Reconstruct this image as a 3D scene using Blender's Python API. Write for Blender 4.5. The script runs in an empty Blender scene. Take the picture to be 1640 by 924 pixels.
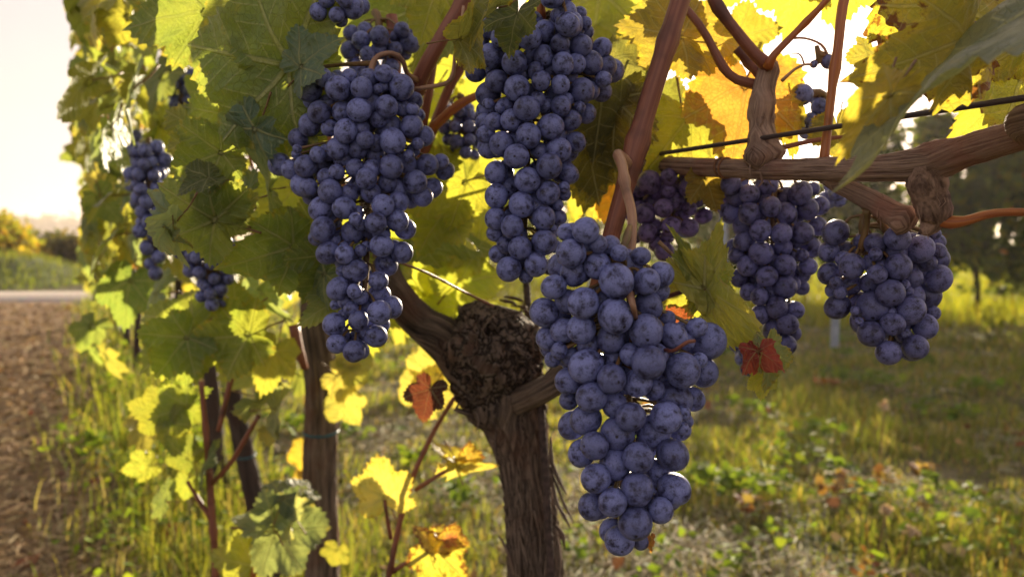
import bpy, math, random
import numpy as np
from mathutils import Vector, Matrix, noise as mn

SC = bpy.context.scene
COL = SC.collection
rnd = random.Random(7)
RG = np.random.default_rng(7)

HAZE = True
# ------------------------------------------------------------------ camera
F = 1276.0                                   # focal length in photo pixels (28 mm on 36 mm)
CAMZ = 0.95
PITCH = math.atan(87 / F)
cam = bpy.data.cameras.new('camera'); camo = bpy.data.objects.new('camera', cam); COL.objects.link(camo)
cam.sensor_width = 36; cam.lens = 36 * F / 1640
camo.location = (0, 0, CAMZ)
camo.rotation_euler = (math.pi / 2 - PITCH, 0, 0)
cam.clip_start = 0.02; cam.clip_end = 9000
cam.dof.use_dof = True; cam.dof.focus_distance = 0.45; cam.dof.aperture_fstop = 8.2; cam.dof.aperture_blades = 9
SC.camera = camo
CF = Vector((0, math.cos(PITCH), -math.sin(PITCH)))
CU = Vector((0, math.sin(PITCH), math.cos(PITCH)))
CR = Vector((1, 0, 0))
C0 = Vector((0, 0, CAMZ))

def P(px, py, D):
    px, py, D = float(px), float(py), float(D)
    return C0 + D * (CF + CR * ((px - 820) / F) - CU * ((py - 462) / F))

# ------------------------------------------------------------------ sky, sun, exposure
SUN_EL = math.radians(11.8); SUN_AZ = math.radians(18.0)     # azimuth from +Y towards +X
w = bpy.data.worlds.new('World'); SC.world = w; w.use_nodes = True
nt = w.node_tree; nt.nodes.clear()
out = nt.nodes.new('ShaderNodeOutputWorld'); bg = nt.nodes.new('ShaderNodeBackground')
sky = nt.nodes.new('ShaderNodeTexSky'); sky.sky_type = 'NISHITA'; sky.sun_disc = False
sky.sun_elevation = SUN_EL; sky.sun_rotation = SUN_AZ
sky.air_density = 1.0; sky.dust_density = 1.2; sky.ozone_density = 1.0; sky.altitude = 200
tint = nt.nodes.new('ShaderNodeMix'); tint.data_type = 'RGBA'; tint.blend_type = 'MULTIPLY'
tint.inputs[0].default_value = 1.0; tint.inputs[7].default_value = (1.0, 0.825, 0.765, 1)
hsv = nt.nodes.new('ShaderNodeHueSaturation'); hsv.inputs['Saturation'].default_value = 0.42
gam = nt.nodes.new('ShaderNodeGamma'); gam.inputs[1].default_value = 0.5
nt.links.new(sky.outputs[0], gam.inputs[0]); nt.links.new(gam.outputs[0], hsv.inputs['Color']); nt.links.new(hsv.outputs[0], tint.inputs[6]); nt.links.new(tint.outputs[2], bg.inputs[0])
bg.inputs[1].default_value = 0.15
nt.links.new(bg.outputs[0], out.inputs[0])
sl = bpy.data.lights.new('sun', 'SUN'); sl.energy = 4.8; sl.angle = math.radians(0.53); sl.color = (1.0, 0.83, 0.60)
so = bpy.data.objects.new('sun', sl); COL.objects.link(so)
sd = Vector((math.sin(SUN_AZ) * math.cos(SUN_EL), math.cos(SUN_AZ) * math.cos(SUN_EL), math.sin(SUN_EL)))
so.rotation_euler = sd.to_track_quat('Z', 'Y').to_euler(); so.location = (3, 6, 5)
SC.view_settings.view_transform = 'Standard'; SC.view_settings.look = 'None'
SC.view_settings.gamma = 1.0; SC.view_settings.exposure = 1.70
SC.cycles.max_bounces = 8; SC.cycles.transparent_max_bounces = 8; SC.cycles.transmission_bounces = 6
SC.cycles.sample_clamp_indirect = 6; SC.cycles.use_denoising = True

# ------------------------------------------------------------------ node helpers
class NT:
    def __init__(s, name):
        s.m = bpy.data.materials.new(name); s.m.use_nodes = True
        s.t = s.m.node_tree; s.t.nodes.clear()
        s.out = s.t.nodes.new('ShaderNodeOutputMaterial')
    def n(s, typ, ins=None, **kw):
        x = s.t.nodes.new(typ)
        for k, v in kw.items(): setattr(x, k, v)
        for k, v in (ins or {}).items():
            if isinstance(v, bpy.types.NodeSocket): s.t.links.new(v, x.inputs[k])
            else: x.inputs[k].default_value = v
        return x
    def mix(s, f, a, b, bt='MIX'):
        x = s.n('ShaderNodeMix', data_type='RGBA', blend_type=bt)
        for i, v in ((0, f), (6, a), (7, b)):
            if isinstance(v, bpy.types.NodeSocket): s.t.links.new(v, x.inputs[i])
            elif i == 0: x.inputs[0].default_value = v
            else: x.inputs[i].default_value = (*v, 1) if len(v) == 3 else v
        return x.outputs[2]
    def math(s, op, a, b=0.0, c=None, clamp=False):
        x = s.n('ShaderNodeMath', operation=op, use_clamp=clamp)
        for i, v in enumerate((a, b) if c is None else (a, b, c)):
            if isinstance(v, bpy.types.NodeSocket): s.t.links.new(v, x.inputs[i])
            else: x.inputs[i].default_value = v
        return x.outputs[0]
    def ss(s, v, lo, hi, a=0.0, b=1.0):
        x = s.n('ShaderNodeMapRange', {0: v, 1: lo, 2: hi, 3: a, 4: b}, interpolation_type='SMOOTHSTEP')
        return x.outputs[0]
    def noise(s, vec, scale, detail=3, rough=0.55, dist=0.0):
        x = s.n('ShaderNodeTexNoise', {'Vector': vec, 'Scale': scale, 'Detail': detail, 'Roughness': rough, 'Distortion': dist})
        return x.outputs[0]
    def bump(s, h, strength, dist=0.001):
        return s.n('ShaderNodeBump', {'Height': h, 'Strength': strength, 'Distance': dist}).outputs[0]
    def done(s, sh):
        s.t.links.new(sh, s.out.inputs[0]); return s.m

def mat_leaf():
    k = NT('vine_leaf')
    oi = k.n('ShaderNodeObjectInfo')
    uv1 = k.n('ShaderNodeUVMap', uv_map='vein').outputs[0]
    uv2 = k.n('ShaderNodeUVMap', uv_map='flat').outputs[0]
    ed = k.n('ShaderNodeAttribute', attribute_name='edge').outputs['Fac']
    sp = k.n('ShaderNodeSeparateXYZ', {0: uv1})
    ph, tt = sp.outputs[0], sp.outputs[1]
    at = k.math('ABSOLUTE', tt)
    width = k.math('MULTIPLY_ADD', ed, -0.014, 0.026)
    mainv = k.math('SUBTRACT', 1.0, k.ss(k.math('DIVIDE', at, width), 0.45, 1.3))
    fr = k.math('ABSOLUTE', k.math('SUBTRACT', k.math('FRACT', k.math('MULTIPLY', ph, 6.2)), 0.5))
    sec = k.math('MULTIPLY', k.ss(fr, 0.44, 0.485), k.ss(at, 0.0, 0.03))
    oof = k.n('ShaderNodeVectorMath', {0: uv2, 1: k.n('ShaderNodeCombineXYZ', {0: k.math('MULTIPLY', oi.outputs['Random'], 37.0)}).outputs[0]}, operation='ADD').outputs[0]
    vo = k.n('ShaderNodeTexVoronoi', {'Vector': oof, 'Scale': 20.0}, feature='DISTANCE_TO_EDGE').outputs[0]
    ter = k.math('SUBTRACT', 1.0, k.ss(vo, 0.0, 0.07))
    veins = k.math('MAXIMUM', mainv, k.math('MAXIMUM', k.math('MULTIPLY', sec, 0.85), k.math('MULTIPLY', ter, 0.20)))
    n1 = k.noise(oof, 2.6, 4); n2 = k.noise(oof, 9.0, 5)
    base = k.mix(k.ss(n1, 0.3, 0.7), oi.outputs['Color'], k.mix(1.0, oi.outputs['Color'], (0.62, 0.78, 0.85), 'MULTIPLY'))
    hs = k.n('ShaderNodeHueSaturation', {'Color': base, 'Saturation': 0.92, 'Hue': k.math('MULTIPLY_ADD', oi.outputs['Random'], 0.03, 0.487), 'Value': k.math('MULTIPLY_ADD', k.math('FRACT', k.math('MULTIPLY', oi.outputs['Random'], 7.7)), 0.7, 1.12)}).outputs[0]
    # autumn browning by the margin and in blotches
    idx = k.math('DIVIDE', k.n('ShaderNodeObjectInfo').outputs['Object Index'], 100.0)
    br = k.math('MULTIPLY_ADD', ed, 0.45, k.math('MULTIPLY', n2, 0.75))
    thr = k.math('MULTIPLY_ADD', idx, -0.55, 1.02)
    brown = k.ss(k.math('SUBTRACT', br, thr), 0.0, 0.07)
    yel = k.ss(k.math('SUBTRACT', br, thr), -0.16, 0.0)
    spots = k.ss(k.noise(oof, 26.0, 2), 0.70, 0.76)
    c = k.mix(k.math('MULTIPLY', yel, 0.7), hs, (0.34, 0.27, 0.03))
    c = k.mix(k.math('MAXIMUM', brown, k.math('MULTIPLY', spots, 0.7)), c, (0.085, 0.024, 0.008))
    cv = k.mix(k.math('MULTIPLY', veins, 0.85), c, k.mix(0.8, c, (0.55, 0.53, 0.24)))
    # transmitted colour
    tg = k.n('ShaderNodeGamma', {0: c, 1: 0.62}).outputs[0]
    tc = k.mix(1.0, tg, (1.58, 1.42, 0.40), 'MULTIPLY')
    tc = k.mix(k.math('MULTIPLY', veins, 0.15), tc, (0.10, 0.12, 0.01))
    # pillowed surface between the veins
    hgt = k.math('ADD', k.math('MULTIPLY', k.math('SUBTRACT', 0.5, fr), k.ss(at, 0.0, 0.2)), k.math('ADD', k.math('MULTIPLY', mainv, -0.8), k.math('MULTIPLY', ter, -0.22)))
    hgt = k.math('ADD', hgt, k.math('MULTIPLY', n2, 0.5))
    b = k.bump(hgt, 0.8, 0.004)
    pb = k.n('ShaderNodeBsdfPrincipled', {'Base Color': cv, 'Roughness': 0.42, 'IOR': 1.45, 'Normal': b, 'Sheen Weight': 0.08})
    tr = k.n('ShaderNodeBsdfTranslucent', {'Color': tc, 'Normal': b})
    mx = k.n('ShaderNodeMixShader', {0: 0.45, 1: pb.outputs[0], 2: tr.outputs[0]})
    return k.done(mx.outputs[0])

def mat_grape():
    k = NT('grape_skin')
    oi = k.n('ShaderNodeObjectInfo'); tc = k.n('ShaderNodeTexCoord').outputs['Object']
    v = k.n('ShaderNodeVectorMath', {0: tc, 1: k.n('ShaderNodeCombineXYZ', {0: k.math('MULTIPLY', oi.outputs['Random'], 91.0), 2: k.math('MULTIPLY', oi.outputs['Random'], 33.0)}).outputs[0]}, operation='ADD').outputs[0]
    n1 = k.noise(v, 1.7, 5, 0.6); n2 = k.noise(v, 8.5, 4, 0.7); n3 = k.noise(v, 26, 2, 0.6)
    vo = k.n('ShaderNodeTexVoronoi', {'Vector': v, 'Scale': 5.5, 'Randomness': 1.0}).outputs['Distance']
    bloom = k.ss(k.math('MULTIPLY_ADD', n2, 0.45, n1), 0.50, 0.82)
    speck = k.math('MAXIMUM', k.ss(n2, 0.57, 0.66), k.math('MAXIMUM', k.math('MULTIPLY', k.ss(vo, 0.20, 0.07), k.ss(n1, 0.40, 0.5)), k.math('MULTIPLY', k.ss(n3, 0.62, 0.70), 0.7)))
    sx = k.n('ShaderNodeSeparateXYZ', {0: tc})
    rr = k.math('SQRT', k.math('ADD', k.math('MULTIPLY', sx.outputs[0], sx.outputs[0]), k.math('MULTIPLY', sx.outputs[1], sx.outputs[1])))
    scar = k.math('MULTIPLY', k.ss(k.math('ADD', rr, k.math('MULTIPLY', n2, 0.12)), 0.19, 0.12), k.ss(sx.outputs[2], 0.0, 0.2))
    bl = k.math('MULTIPLY', bloom, k.math('SUBTRACT', 1.0, k.math('MULTIPLY', speck, 0.72)))
    bl = k.math('MULTIPLY', bl, k.math('MULTIPLY_ADD', k.math('FRACT', k.math('MULTIPLY', oi.outputs['Random'], 5.3)), 0.50, 0.58))
    col = k.mix(bl, (0.010, 0.007, 0.022), (0.215, 0.245, 0.54))
    col = k.mix(k.math('MULTIPLY', n3, 0.22), col, (0.05, 0.045, 0.10))
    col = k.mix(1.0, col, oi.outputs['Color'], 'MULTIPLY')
    col = k.mix(k.math('MULTIPLY', scar, 0.9), col, (0.012, 0.008, 0.010))
    ro = k.math('MULTIPLY_ADD', bl, 0.22, 0.30)
    b = k.bump(k.math('ADD', k.math('MULTIPLY', n2, 0.4), k.math('MULTIPLY', scar, -2.0)), 0.25, 0.0006)
    p = k.n('ShaderNodeBsdfPrincipled', {'Base Color': col, 'Roughness': ro, 'Normal': b, 'IOR': 1.4, 'Subsurface Weight': 0.06, 'Subsurface Radius': (0.004, 0.001, 0.002)})
    return k.done(p.outputs[0])

def mat_bark(name, dark, light, red, su=70, sv=7, bs=0.9, bd=0.004):
    k = NT(name)
    uv = k.n('ShaderNodeUVMap', uv_map='grain').outputs[0]
    mp = k.n('ShaderNodeMapping', {0: uv, 3: (su, sv, 1)}).outputs[0]
    oc = k.n('ShaderNodeTexCoord').outputs['Object']
    g = k.noise(mp, 1.0, 6, 0.65, 0.6); g2 = k.noise(mp, 3.1, 3, 0.6, 0.3)
    pt = k.noise(oc, 22, 4); fine = k.noise(oc, 240, 3)
    t = k.ss(k.math('MULTIPLY_ADD', g2, 0.4, g), 0.45, 0.95)
    c = k.mix(t, dark, light); c = k.mix(k.math('MULTIPLY', k.ss(pt, 0.45, 0.7), 0.7), c, red)
    c = k.mix(k.math('MULTIPLY', fine, 0.35), c, dark)
    h = k.math('ADD', g, k.math('ADD', k.math('MULTIPLY', g2, 0.5), k.math('MULTIPLY', fine, 0.12)))
    p = k.n('ShaderNodeBsdfPrincipled', {'Base Color': c, 'Roughness': 0.85, 'Normal': k.bump(h, bs, bd), 'Specular IOR Level': 0.3})
    return k.done(p.outputs[0])

def mat_knot(name='knotted_bark', c0=(0.022, 0.015, 0.012), c1=(0.17, .105, .07), c2=(0.36, .29, .24), vs=120.0):
    k = NT(name); oc = k.n('ShaderNodeTexCoord').outputs['Object']
    ns = k.n('ShaderNodeTexNoise', {'Vector': oc, 'Scale': 45.0, 'Detail': 3.0}).outputs[1]
    sc = k.n('ShaderNodeVectorMath', {0: ns, 3: 0.02}, operation='SCALE').outputs[0]
    vec = k.n('ShaderNodeVectorMath', {0: oc, 1: sc}, operation='ADD').outputs[0]
    vo = k.n('ShaderNodeTexVoronoi', {'Vector': vec, 'Scale': vs}, feature='DISTANCE_TO_EDGE').outputs[0]
    v2 = k.n('ShaderNodeTexVoronoi', {'Vector': vec, 'Scale': 75.0}).outputs['Color']
    fi = k.noise(oc, 300, 4, .7)
    h = k.math('ADD', k.ss(vo, 0, .25), k.math('MULTIPLY', fi, .6))
    c = k.mix(k.math('MULTIPLY', k.ss(vo, 0, .2), fi), c0, k.mix(k.n('ShaderNodeSeparateXYZ', {0: v2}).outputs[0], c1, c2))
    p = k.n('ShaderNodeBsdfPrincipled', {'Base Color': c, 'Roughness': 0.9, 'Normal': k.bump(h, .9, .004), 'Specular IOR Level': 0.25})
    return k.done(p.outputs[0])

def mat_cane(name, c1, c2, rough=0.5):
    k = NT(name)
    uv = k.n('ShaderNodeUVMap', uv_map='grain').outputs[0]
    mp = k.n('ShaderNodeMapping', {0: uv, 3: (520, 14, 1)}).outputs[0]
    g = k.noise(mp, 1.0, 4, 0.6); oc = k.n('ShaderNodeTexCoord').outputs['Object']
    c = k.mix(k.ss(g, 0.35, 0.7), c1, c2); c = k.mix(k.ss(k.noise(oc, 30, 3), 0.5, 0.75), c, tuple(x * 0.45 for x in c1))
    p = k.n('ShaderNodeBsdfPrincipled', {'Base Color': c, 'Roughness': rough, 'Normal': k.bump(g, 0.5, 0.0008), 'Subsurface Weight': 0.05, 'Subsurface Radius': (0.004, 0.001, 0.0005)})
    return k.done(p.outputs[0])

def mat_plain(name, col, rough=0.6, var=0.3, scale=40, metal=0.0, bs=0.3, bd=0.001):
    k = NT(name); oc = k.n('ShaderNodeTexCoord').outputs['Object']
    n = k.noise(oc, scale, 4)
    c = k.mix(k.ss(n, 0.3, 0.7), tuple(x * (1 - var) for x in col), tuple(min(1, x * (1 + var)) for x in col))
    p = k.n('ShaderNodeBsdfPrincipled', {'Base Color': c, 'Roughness': rough, 'Metallic': metal, 'Normal': k.bump(n, bs, bd)})
    return k.done(p.outputs[0])

def mat_veg(name, transl=0.35, tint=(1.5, 1.45, 0.35), rough=0.55):
    """small leaves and blades: colour stored per corner, lets light through"""
    k = NT(name)
    a = k.n('ShaderNodeAttribute', attribute_name='tone').outputs['Color']
    g = k.n('ShaderNodeGamma', {0: a, 1: 0.7}).outputs[0]
    tc = k.mix(1.0, g, tint, 'MULTIPLY')
    p = k.n('ShaderNodeBsdfPrincipled', {'Base Color': a, 'Roughness': max(rough, .75), 'Specular IOR Level': 0.22})
    tr = k.n('ShaderNodeBsdfTranslucent', {'Color': tc})
    mx = k.n('ShaderNodeMixShader', {0: transl, 1: p.outputs[0], 2: tr.outputs[0]})
    return k.done(mx.outputs[0])

M = dict(
    leaf=mat_leaf(), grape=mat_grape(),
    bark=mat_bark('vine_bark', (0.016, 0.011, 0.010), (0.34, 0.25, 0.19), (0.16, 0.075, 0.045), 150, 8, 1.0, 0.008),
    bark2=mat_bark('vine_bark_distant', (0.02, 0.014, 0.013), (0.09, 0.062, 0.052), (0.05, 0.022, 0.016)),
    cordon=mat_bark('weathered_cane_wood', (0.085, 0.045, 0.036), (0.62, 0.44, 0.34), (0.38, 0.17, 0.12), 460, 14, 1.0, 0.0028),
    knot=mat_knot(), stub=mat_bark('spur_bark', (0.06, 0.033, 0.026), (0.46, 0.31, 0.24), (0.30, 0.13, 0.09), 150, 75, 0.9, 0.002),
    cane=mat_cane('red_brown_cane', (0.17, 0.050, 0.028), (0.27, 0.10, 0.055)),
    tan=mat_cane('tan_cane', (0.27, 0.13, 0.075), (0.42, 0.25, 0.15)),
    orange=mat_cane('orange_shoot', (0.30, 0.080, 0.022), (0.44, 0.16, 0.04), 0.4),
    petiole=mat_cane('leaf_petiole', (0.16, 0.075, 0.035), (0.24, 0.15, 0.05)),
    stalk=mat_cane('bunch_stalk', (0.16, 0.11, 0.035), (0.22, 0.10, 0.05)),
    wire=mat_plain('dark_coated_wire', (0.045, 0.03, 0.035), 0.45),
    rebar=mat_plain('rusty_rod', (0.055, 0.035, 0.03), 0.75, 0.5, 160, 0.3),
    twine=mat_plain('plant_tie', (0.25, 0.11, 0.05), 0.7),
    green_tie=mat_plain('green_tie', (0.03, 0.11, 0.05), 0.5),
    blue_tie=mat_plain('blue_tie', (0.02, 0.09, 0.12), 0.5),
    tube=mat_plain('grow_tube', (0.24, 0.28, 0.36), 0.5, 0.15, 20),
    veg=mat_veg('grass_blades'), crown=mat_veg('distant_foliage', 0.35), litter=mat_veg('dry_litter', 0.15, (1.0, 0.8, 0.5), 0.8),
)

# ------------------------------------------------------------------ object helpers
def tag(o, label=None, cat=None, group=None, kind=None):
    if label: o['label'] = label
    if cat: o['category'] = cat
    if group: o['group'] = group
    if kind: o['kind'] = kind
    return o

def empty(name, loc, label, cat, group=None):
    o = bpy.data.objects.new(name, None); o.empty_display_size = 0.02
    o.location = loc; COL.objects.link(o)
    return tag(o, label, cat, group)

def link(name, me, parent=None):
    """the mesh is in world coordinates unless a location is set afterwards"""
    o = bpy.data.objects.new(name, me); COL.objects.link(o)
    if parent is not None:
        o.parent = parent; o.matrix_parent_inverse = Matrix.Translation(-parent.location)
    return o

def mesh(name, V, Fc, mat=None, smooth=True, uv=None, mats=None, mi=None):
    me = bpy.data.meshes.new(name)
    me.from_pydata([tuple(v) for v in V], [], [tuple(f) for f in Fc]); 
    if uv is not None:
        l = me.uv_layers.new(name='grain')
        idx = np.zeros(len(me.loops), dtype=np.int32); me.loops.foreach_get('vertex_index', idx)
        l.data.foreach_set('uv', np.asarray(uv, dtype=np.float32)[idx].ravel())
    for m in (mats or ([mat] if mat else [])): me.materials.append(m)
    if mi is not None: me.polygons.foreach_set('material_index', np.asarray(mi, dtype=np.int32))
    me.polygons.foreach_set('use_smooth', [smooth] * len(me.polygons))
    me.update(); return me

def spline(pts, rads, step):
    """Catmull-Rom resample"""
    pts = [Vector(p) for p in pts]
    ext = [pts[0] * 2 - pts[1]] + pts + [pts[-1] * 2 - pts[-2]]
    op, orr = [], []
    for i in range(len(pts) - 1):
        a, b, c, d = ext[i:i + 4]
        n = max(2, int((c - b).length / step))
        for j in range(n):
            t = j / n; t2 = t * t; t3 = t2 * t
            op.append(0.5 * ((2 * b) + (c - a) * t + (2 * a - 5 * b + 4 * c - d) * t2 + (3 * b - a - 3 * c + d) * t3))
            s = t2 * (3 - 2 * t); orr.append(rads[i] * (1 - s) + rads[i + 1] * s)
    op.append(pts[-1]); orr.append(rads[-1])
    return op, orr

def tube(pts, rads, step=0.01, seg=10, disp=None, cap=True, seed=0.0):
    """returns V, F, UV of a tapered, optionally displaced tube"""
    p, r = spline(pts, rads, step)
    V, Fc, UV = [], [], []
    t0 = (p[1] - p[0]).normalized()
    nrm = t0.orthogonal().normalized(); L = 0.0
    for i, q in enumerate(p):
        t = (p[min(i + 1, len(p) - 1)] - p[max(i - 1, 0)]).normalized()
        nrm = (nrm - t * nrm.dot(t)).normalized(); bn = t.cross(nrm)
        if i: L += (q - p[i - 1]).length
        for k in range(seg):
            a = 2 * math.pi * k / seg
            d = nrm * math.cos(a) + bn * math.sin(a)
            rr = r[i] * (disp(a, L, q, d, r[i]) if disp else 1.0)
            V.append(q + d * rr); UV.append((k / seg * 2 * math.pi * r[i] if k <= seg / 2 else (1 - k / seg) * 2 * math.pi * r[i], L + seed))
    n = len(p)
    for i in range(n - 1):
        for k in range(seg):
            k2 = (k + 1) % seg
            Fc.append((i * seg + k, i * seg + k2, (i + 1) * seg + k2, (i + 1) * seg + k))
    if cap:
        for i, q in ((0, p[0]), (n - 1, p[-1])):
            V.append(q); UV.append((0, 0)); c = len(V) - 1
            for k in range(seg):
                k2 = (k + 1) % seg
                Fc.append((i * seg + k2, i * seg + k, c) if i == 0 else (i * seg + k, i * seg + k2, c))
    return V, Fc, UV

def merge(parts):
    V, Fc, UV = [], [], []
    for v, f, u in parts:
        o = len(V); V += list(v); UV += list(u); Fc += [tuple(i + o for i in x) for x in f]
    return V, Fc, UV

def cane_disp(seed, amp=0.10, node=0.07):
    def f(a, L, q, d, r):
        k = abs(((L + seed) / node) % 1.0 - 0.5) * 2
        return 1 + 0.34 * max(0, (k - 0.84) / 0.16) + amp * mn.noise(Vector((math.cos(a) * 2, math.sin(a) * 2, (L + seed) * 25)))
    return f

def cane(name, parent, pts, mat, step=0.008, seg=10, amp=0.1):
    """pts: (px, py, depth, radius in px)"""
    w = [P(x, y, d) for x, y, d, r in pts]; rr = [r * d / F for x, y, d, r in pts]
    s = rnd.random() * 5
    v, f, u = tube(w, rr, step, seg, cane_disp(s, amp), seed=s)
    return link(name, mesh(name, v, f, mat, uv=u), parent)

# ------------------------------------------------------------------ leaf meshes
VEINS = [(0.0, 1.0), (52.0, 0.88), (-52.0, 0.88), (108.0, 0.66), (-108.0, 0.66)]

def leaf_mesh(seed, nang=200, nr=14, teeth=46, cup=0.0, fold=0.1, wave=0.06, bend=0.0, roll=0.0, lobing=1.0, petiole=True, narrow=1.0):
    R = random.Random(seed)
    ph = [R.uniform(0, 6.28) for _ in range(8)]
    ln = [l * R.uniform(0.9, 1.08) for _, l in VEINS]
    tooth_amp = [R.uniform(0.05, 0.125) for _ in range(teeth + 2)]
    def env(th):
        s = 0.0
        for (a, _), l in zip(VEINS, ln):
            d = abs(th - a) / 40.0
            if d < 1: s = max(s, l * (0.62 + 0.38 * (1 - d ** 1.2)))
        base = 0.60 + 0.05 * math.cos(math.radians(th))
        s = max(s * 1.0, base) if lobing < 1 else max(s, base * 0.92)
        k = max(0.0, (abs(th) - 140) / 34.0)
        return s * (1 - 0.72 * min(1, k) ** 1.5)
    def rad(th):
        t = (th + 180) / 360 * teeth; i = int(t); f = t - i
        saw = (1 - f / 0.65) if f < 0.65 else (f - 0.65) / 0.35
        return env(th) * (1 - 0.035 + tooth_amp[i % (teeth + 1)] * (saw - 0.35)) * (1 + 0.03 * math.sin(math.radians(th) * 3 + ph[0]))
    angs = set(round(-174 + 348 * i / nang, 3) for i in range(nang + 1))
    for a in (0, 26, -26, 52, -52, 80, -80, 108, -108): 
        near = [x for x in angs if abs(x - a) < 348 / nang * 0.45]
        for x in near: angs.discard(x)
        angs.add(float(a))
    angs = sorted(angs)
    def pos(rho, th):
        r = rad(th) if rho > 0.93 else env(th) * (1 + 0.03 * math.sin(math.radians(th) * 3 + ph[0]))
        r *= rho; t = math.radians(th)
        x, y = r * math.sin(t) * narrow, r * math.cos(t)
        z = -cup * r * r + fold * abs(x) * (1 - 0.3 * r)
        z += wave * rho ** 2 * (math.sin(3 * t + ph[1]) + 0.6 * math.sin(7 * t + ph[2]) + 0.35 * math.sin(13 * t + ph[3]))
        z += 0.05 * mn.noise(Vector((x * 4 + seed, y * 4, 0)))
        # quilting: veins lie low
        dv = min(abs(th - a) for a, _ in VEINS); z += 0.018 * min(1, dv / 9.0) * min(1, r * 2)
        if roll:
            R0 = 1 / roll; ang = x / R0; x, z = R0 * math.sin(ang) + z * math.sin(ang) * 0, z + R0 * (1 - math.cos(ang))
        if bend:
            yy = max(0, y + 0.1); R0 = 1 / bend; ang = yy / R0
            ny, nz = (R0 - 0) * math.sin(ang), R0 * (1 - math.cos(ang))
            y, z = (y - yy) + ny - z * math.sin(ang), z * math.cos(ang) - nz
        return (x, y, z)
    V = [pos(0, 0)]; E = [0.0]; A2 = [(0.0, 0.0, 0.0)]
    for th in angs:
        for k in range(1, nr + 1):
            rho = k / nr; rho = 1 - (1 - rho) ** 1.0
            V.append(pos(rho, th)); E.append(rho)
            r = (rad(th) if rho > 0.93 else env(th)) * rho
            A2.append((r, th, 0))
    Fc, MI, mid = [], [], []
    def vi(i, k): return 0 if k == 0 else 1 + i * nr + k - 1
    for i in range(len(angs) - 1):
        m = (angs[i] + angs[i + 1]) / 2
        for k in range(nr):
            if k == 0: Fc.append((0, vi(i + 1, 1), vi(i, 1)))
            else: Fc.append((vi(i, k), vi(i + 1, k), vi(i + 1, k + 1), vi(i, k + 1))[::-1])
            MI.append(0); mid.append(m)
    if petiole:
        o = len(V)
        pv, pf, pu = tube([(0, 0.02, -0.01), (0, -0.10, -0.06), (0.02, -0.3, -0.16), (0.05, -0.55, -0.2)], [0.016, 0.015, 0.014, 0.02], 0.09, 6)
        V += [tuple(v) for v in pv]; E += [0.0] * len(pv); A2 += [(0, 0, 0)] * len(pv)
        Fc += [tuple(i + o for i in f) for f in pf]; MI += [1] * len(pf); mid += [0] * len(pf)
    me = bpy.data.meshes.new('leaf'); me.from_pydata(V, [], Fc)
    l1 = me.uv_layers.new(name='vein'); l2 = me.uv_layers.new(name='flat'); l3 = me.uv_layers.new(name='grain')
    u1, u2, u3 = [], [], []
    for p, m in zip(me.polygons, mid):
        a = min((x for x, _ in VEINS), key=lambda q: abs(q - m))
        for li in p.loop_indices:
            v = me.loops[li].vertex_index
            r, th, _ = A2[v]
            if r == 0: th = a
            d = math.radians(th - a); s, t = r * math.cos(d), r * math.sin(d)
            u1 += [s - 0.75 * abs(t) + 5, t]; u2 += [r * math.sin(math.radians(th)), r * math.cos(math.radians(th))]; u3 += [V[v][0] * .1, V[v][1] * .1]
    l1.data.foreach_set('uv', u1); l2.data.foreach_set('uv', u2); l3.data.foreach_set('uv', u3)
    at = me.attributes.new('edge', 'FLOAT', 'POINT'); at.data.foreach_set('value', E)
    me.materials.append(M['leaf']); me.materials.append(M['petiole'])
    me.polygons.foreach_set('material_index', MI); me.polygons.foreach_set('use_smooth', [True] * len(MI))
    me.update(); return me

HI = [leaf_mesh(10 + i, 200, 14, 46, petiole=False, cup=c, fold=f, wave=wv, bend=b) for i, (c, f, wv, b) in enumerate(
    [(0.10, 0.10, 0.05, 0.2), (0.25, -0.05, 0.07, 0.5), (-0.05, 0.25, 0.06, 0.6), (0.15, 0.15, 0.09, 0.9), (0.30, 0.05, 0.05, 0.3), (0.05, 0.35, 0.08, 0.4)])]
CURL = [leaf_mesh(40, 180, 14, 44, petiole=False, cup=0.1, fold=0.75, wave=0.12, bend=1.5), leaf_mesh(41, 180, 14, 40, petiole=False, cup=0.5, fold=0.3, wave=0.16, bend=2.1),
        leaf_mesh(42, 180, 14, 42, petiole=False, cup=0.2, fold=1.1, wave=0.10, bend=0.7), leaf_mesh(43, 160, 12, 34, petiole=False, cup=0.1, fold=0.5, wave=0.13, bend=0.6, narrow=0.45)]
EDGE = leaf_mesh(50, 180, 14, 44, cup=0.05, fold=0.12, wave=0.02, bend=0.10, narrow=0.40)
SPIKE = [leaf_mesh(45, 180, 14, 40, cup=0.1, fold=0.2, wave=0.04, bend=0.3, narrow=0.22), leaf_mesh(46, 180, 14, 36, cup=0.05, fold=0.3, wave=0.05, bend=0.2, narrow=0.27)]
NARROW = leaf_mesh(44, 180, 14, 44, cup=0.1, fold=0.22, wave=0.05, bend=0.35, narrow=0.5)
LO = [leaf_mesh(60 + i, 84, 5, 30, cup=rnd.uniform(-.1, .4), fold=rnd.uniform(-.1, .35), wave=rnd.uniform(.04, .1), bend=rnd.uniform(0.1, 0.9)) for i in range(8)]
XLO = [leaf_mesh(80 + i, 72, 3, 24, cup=rnd.uniform(-.1, .4), fold=rnd.uniform(-.1, .35), wave=rnd.uniform(.04, .1), bend=rnd.uniform(0.1, 0.9), petiole=False) for i in range(5)]

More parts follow.
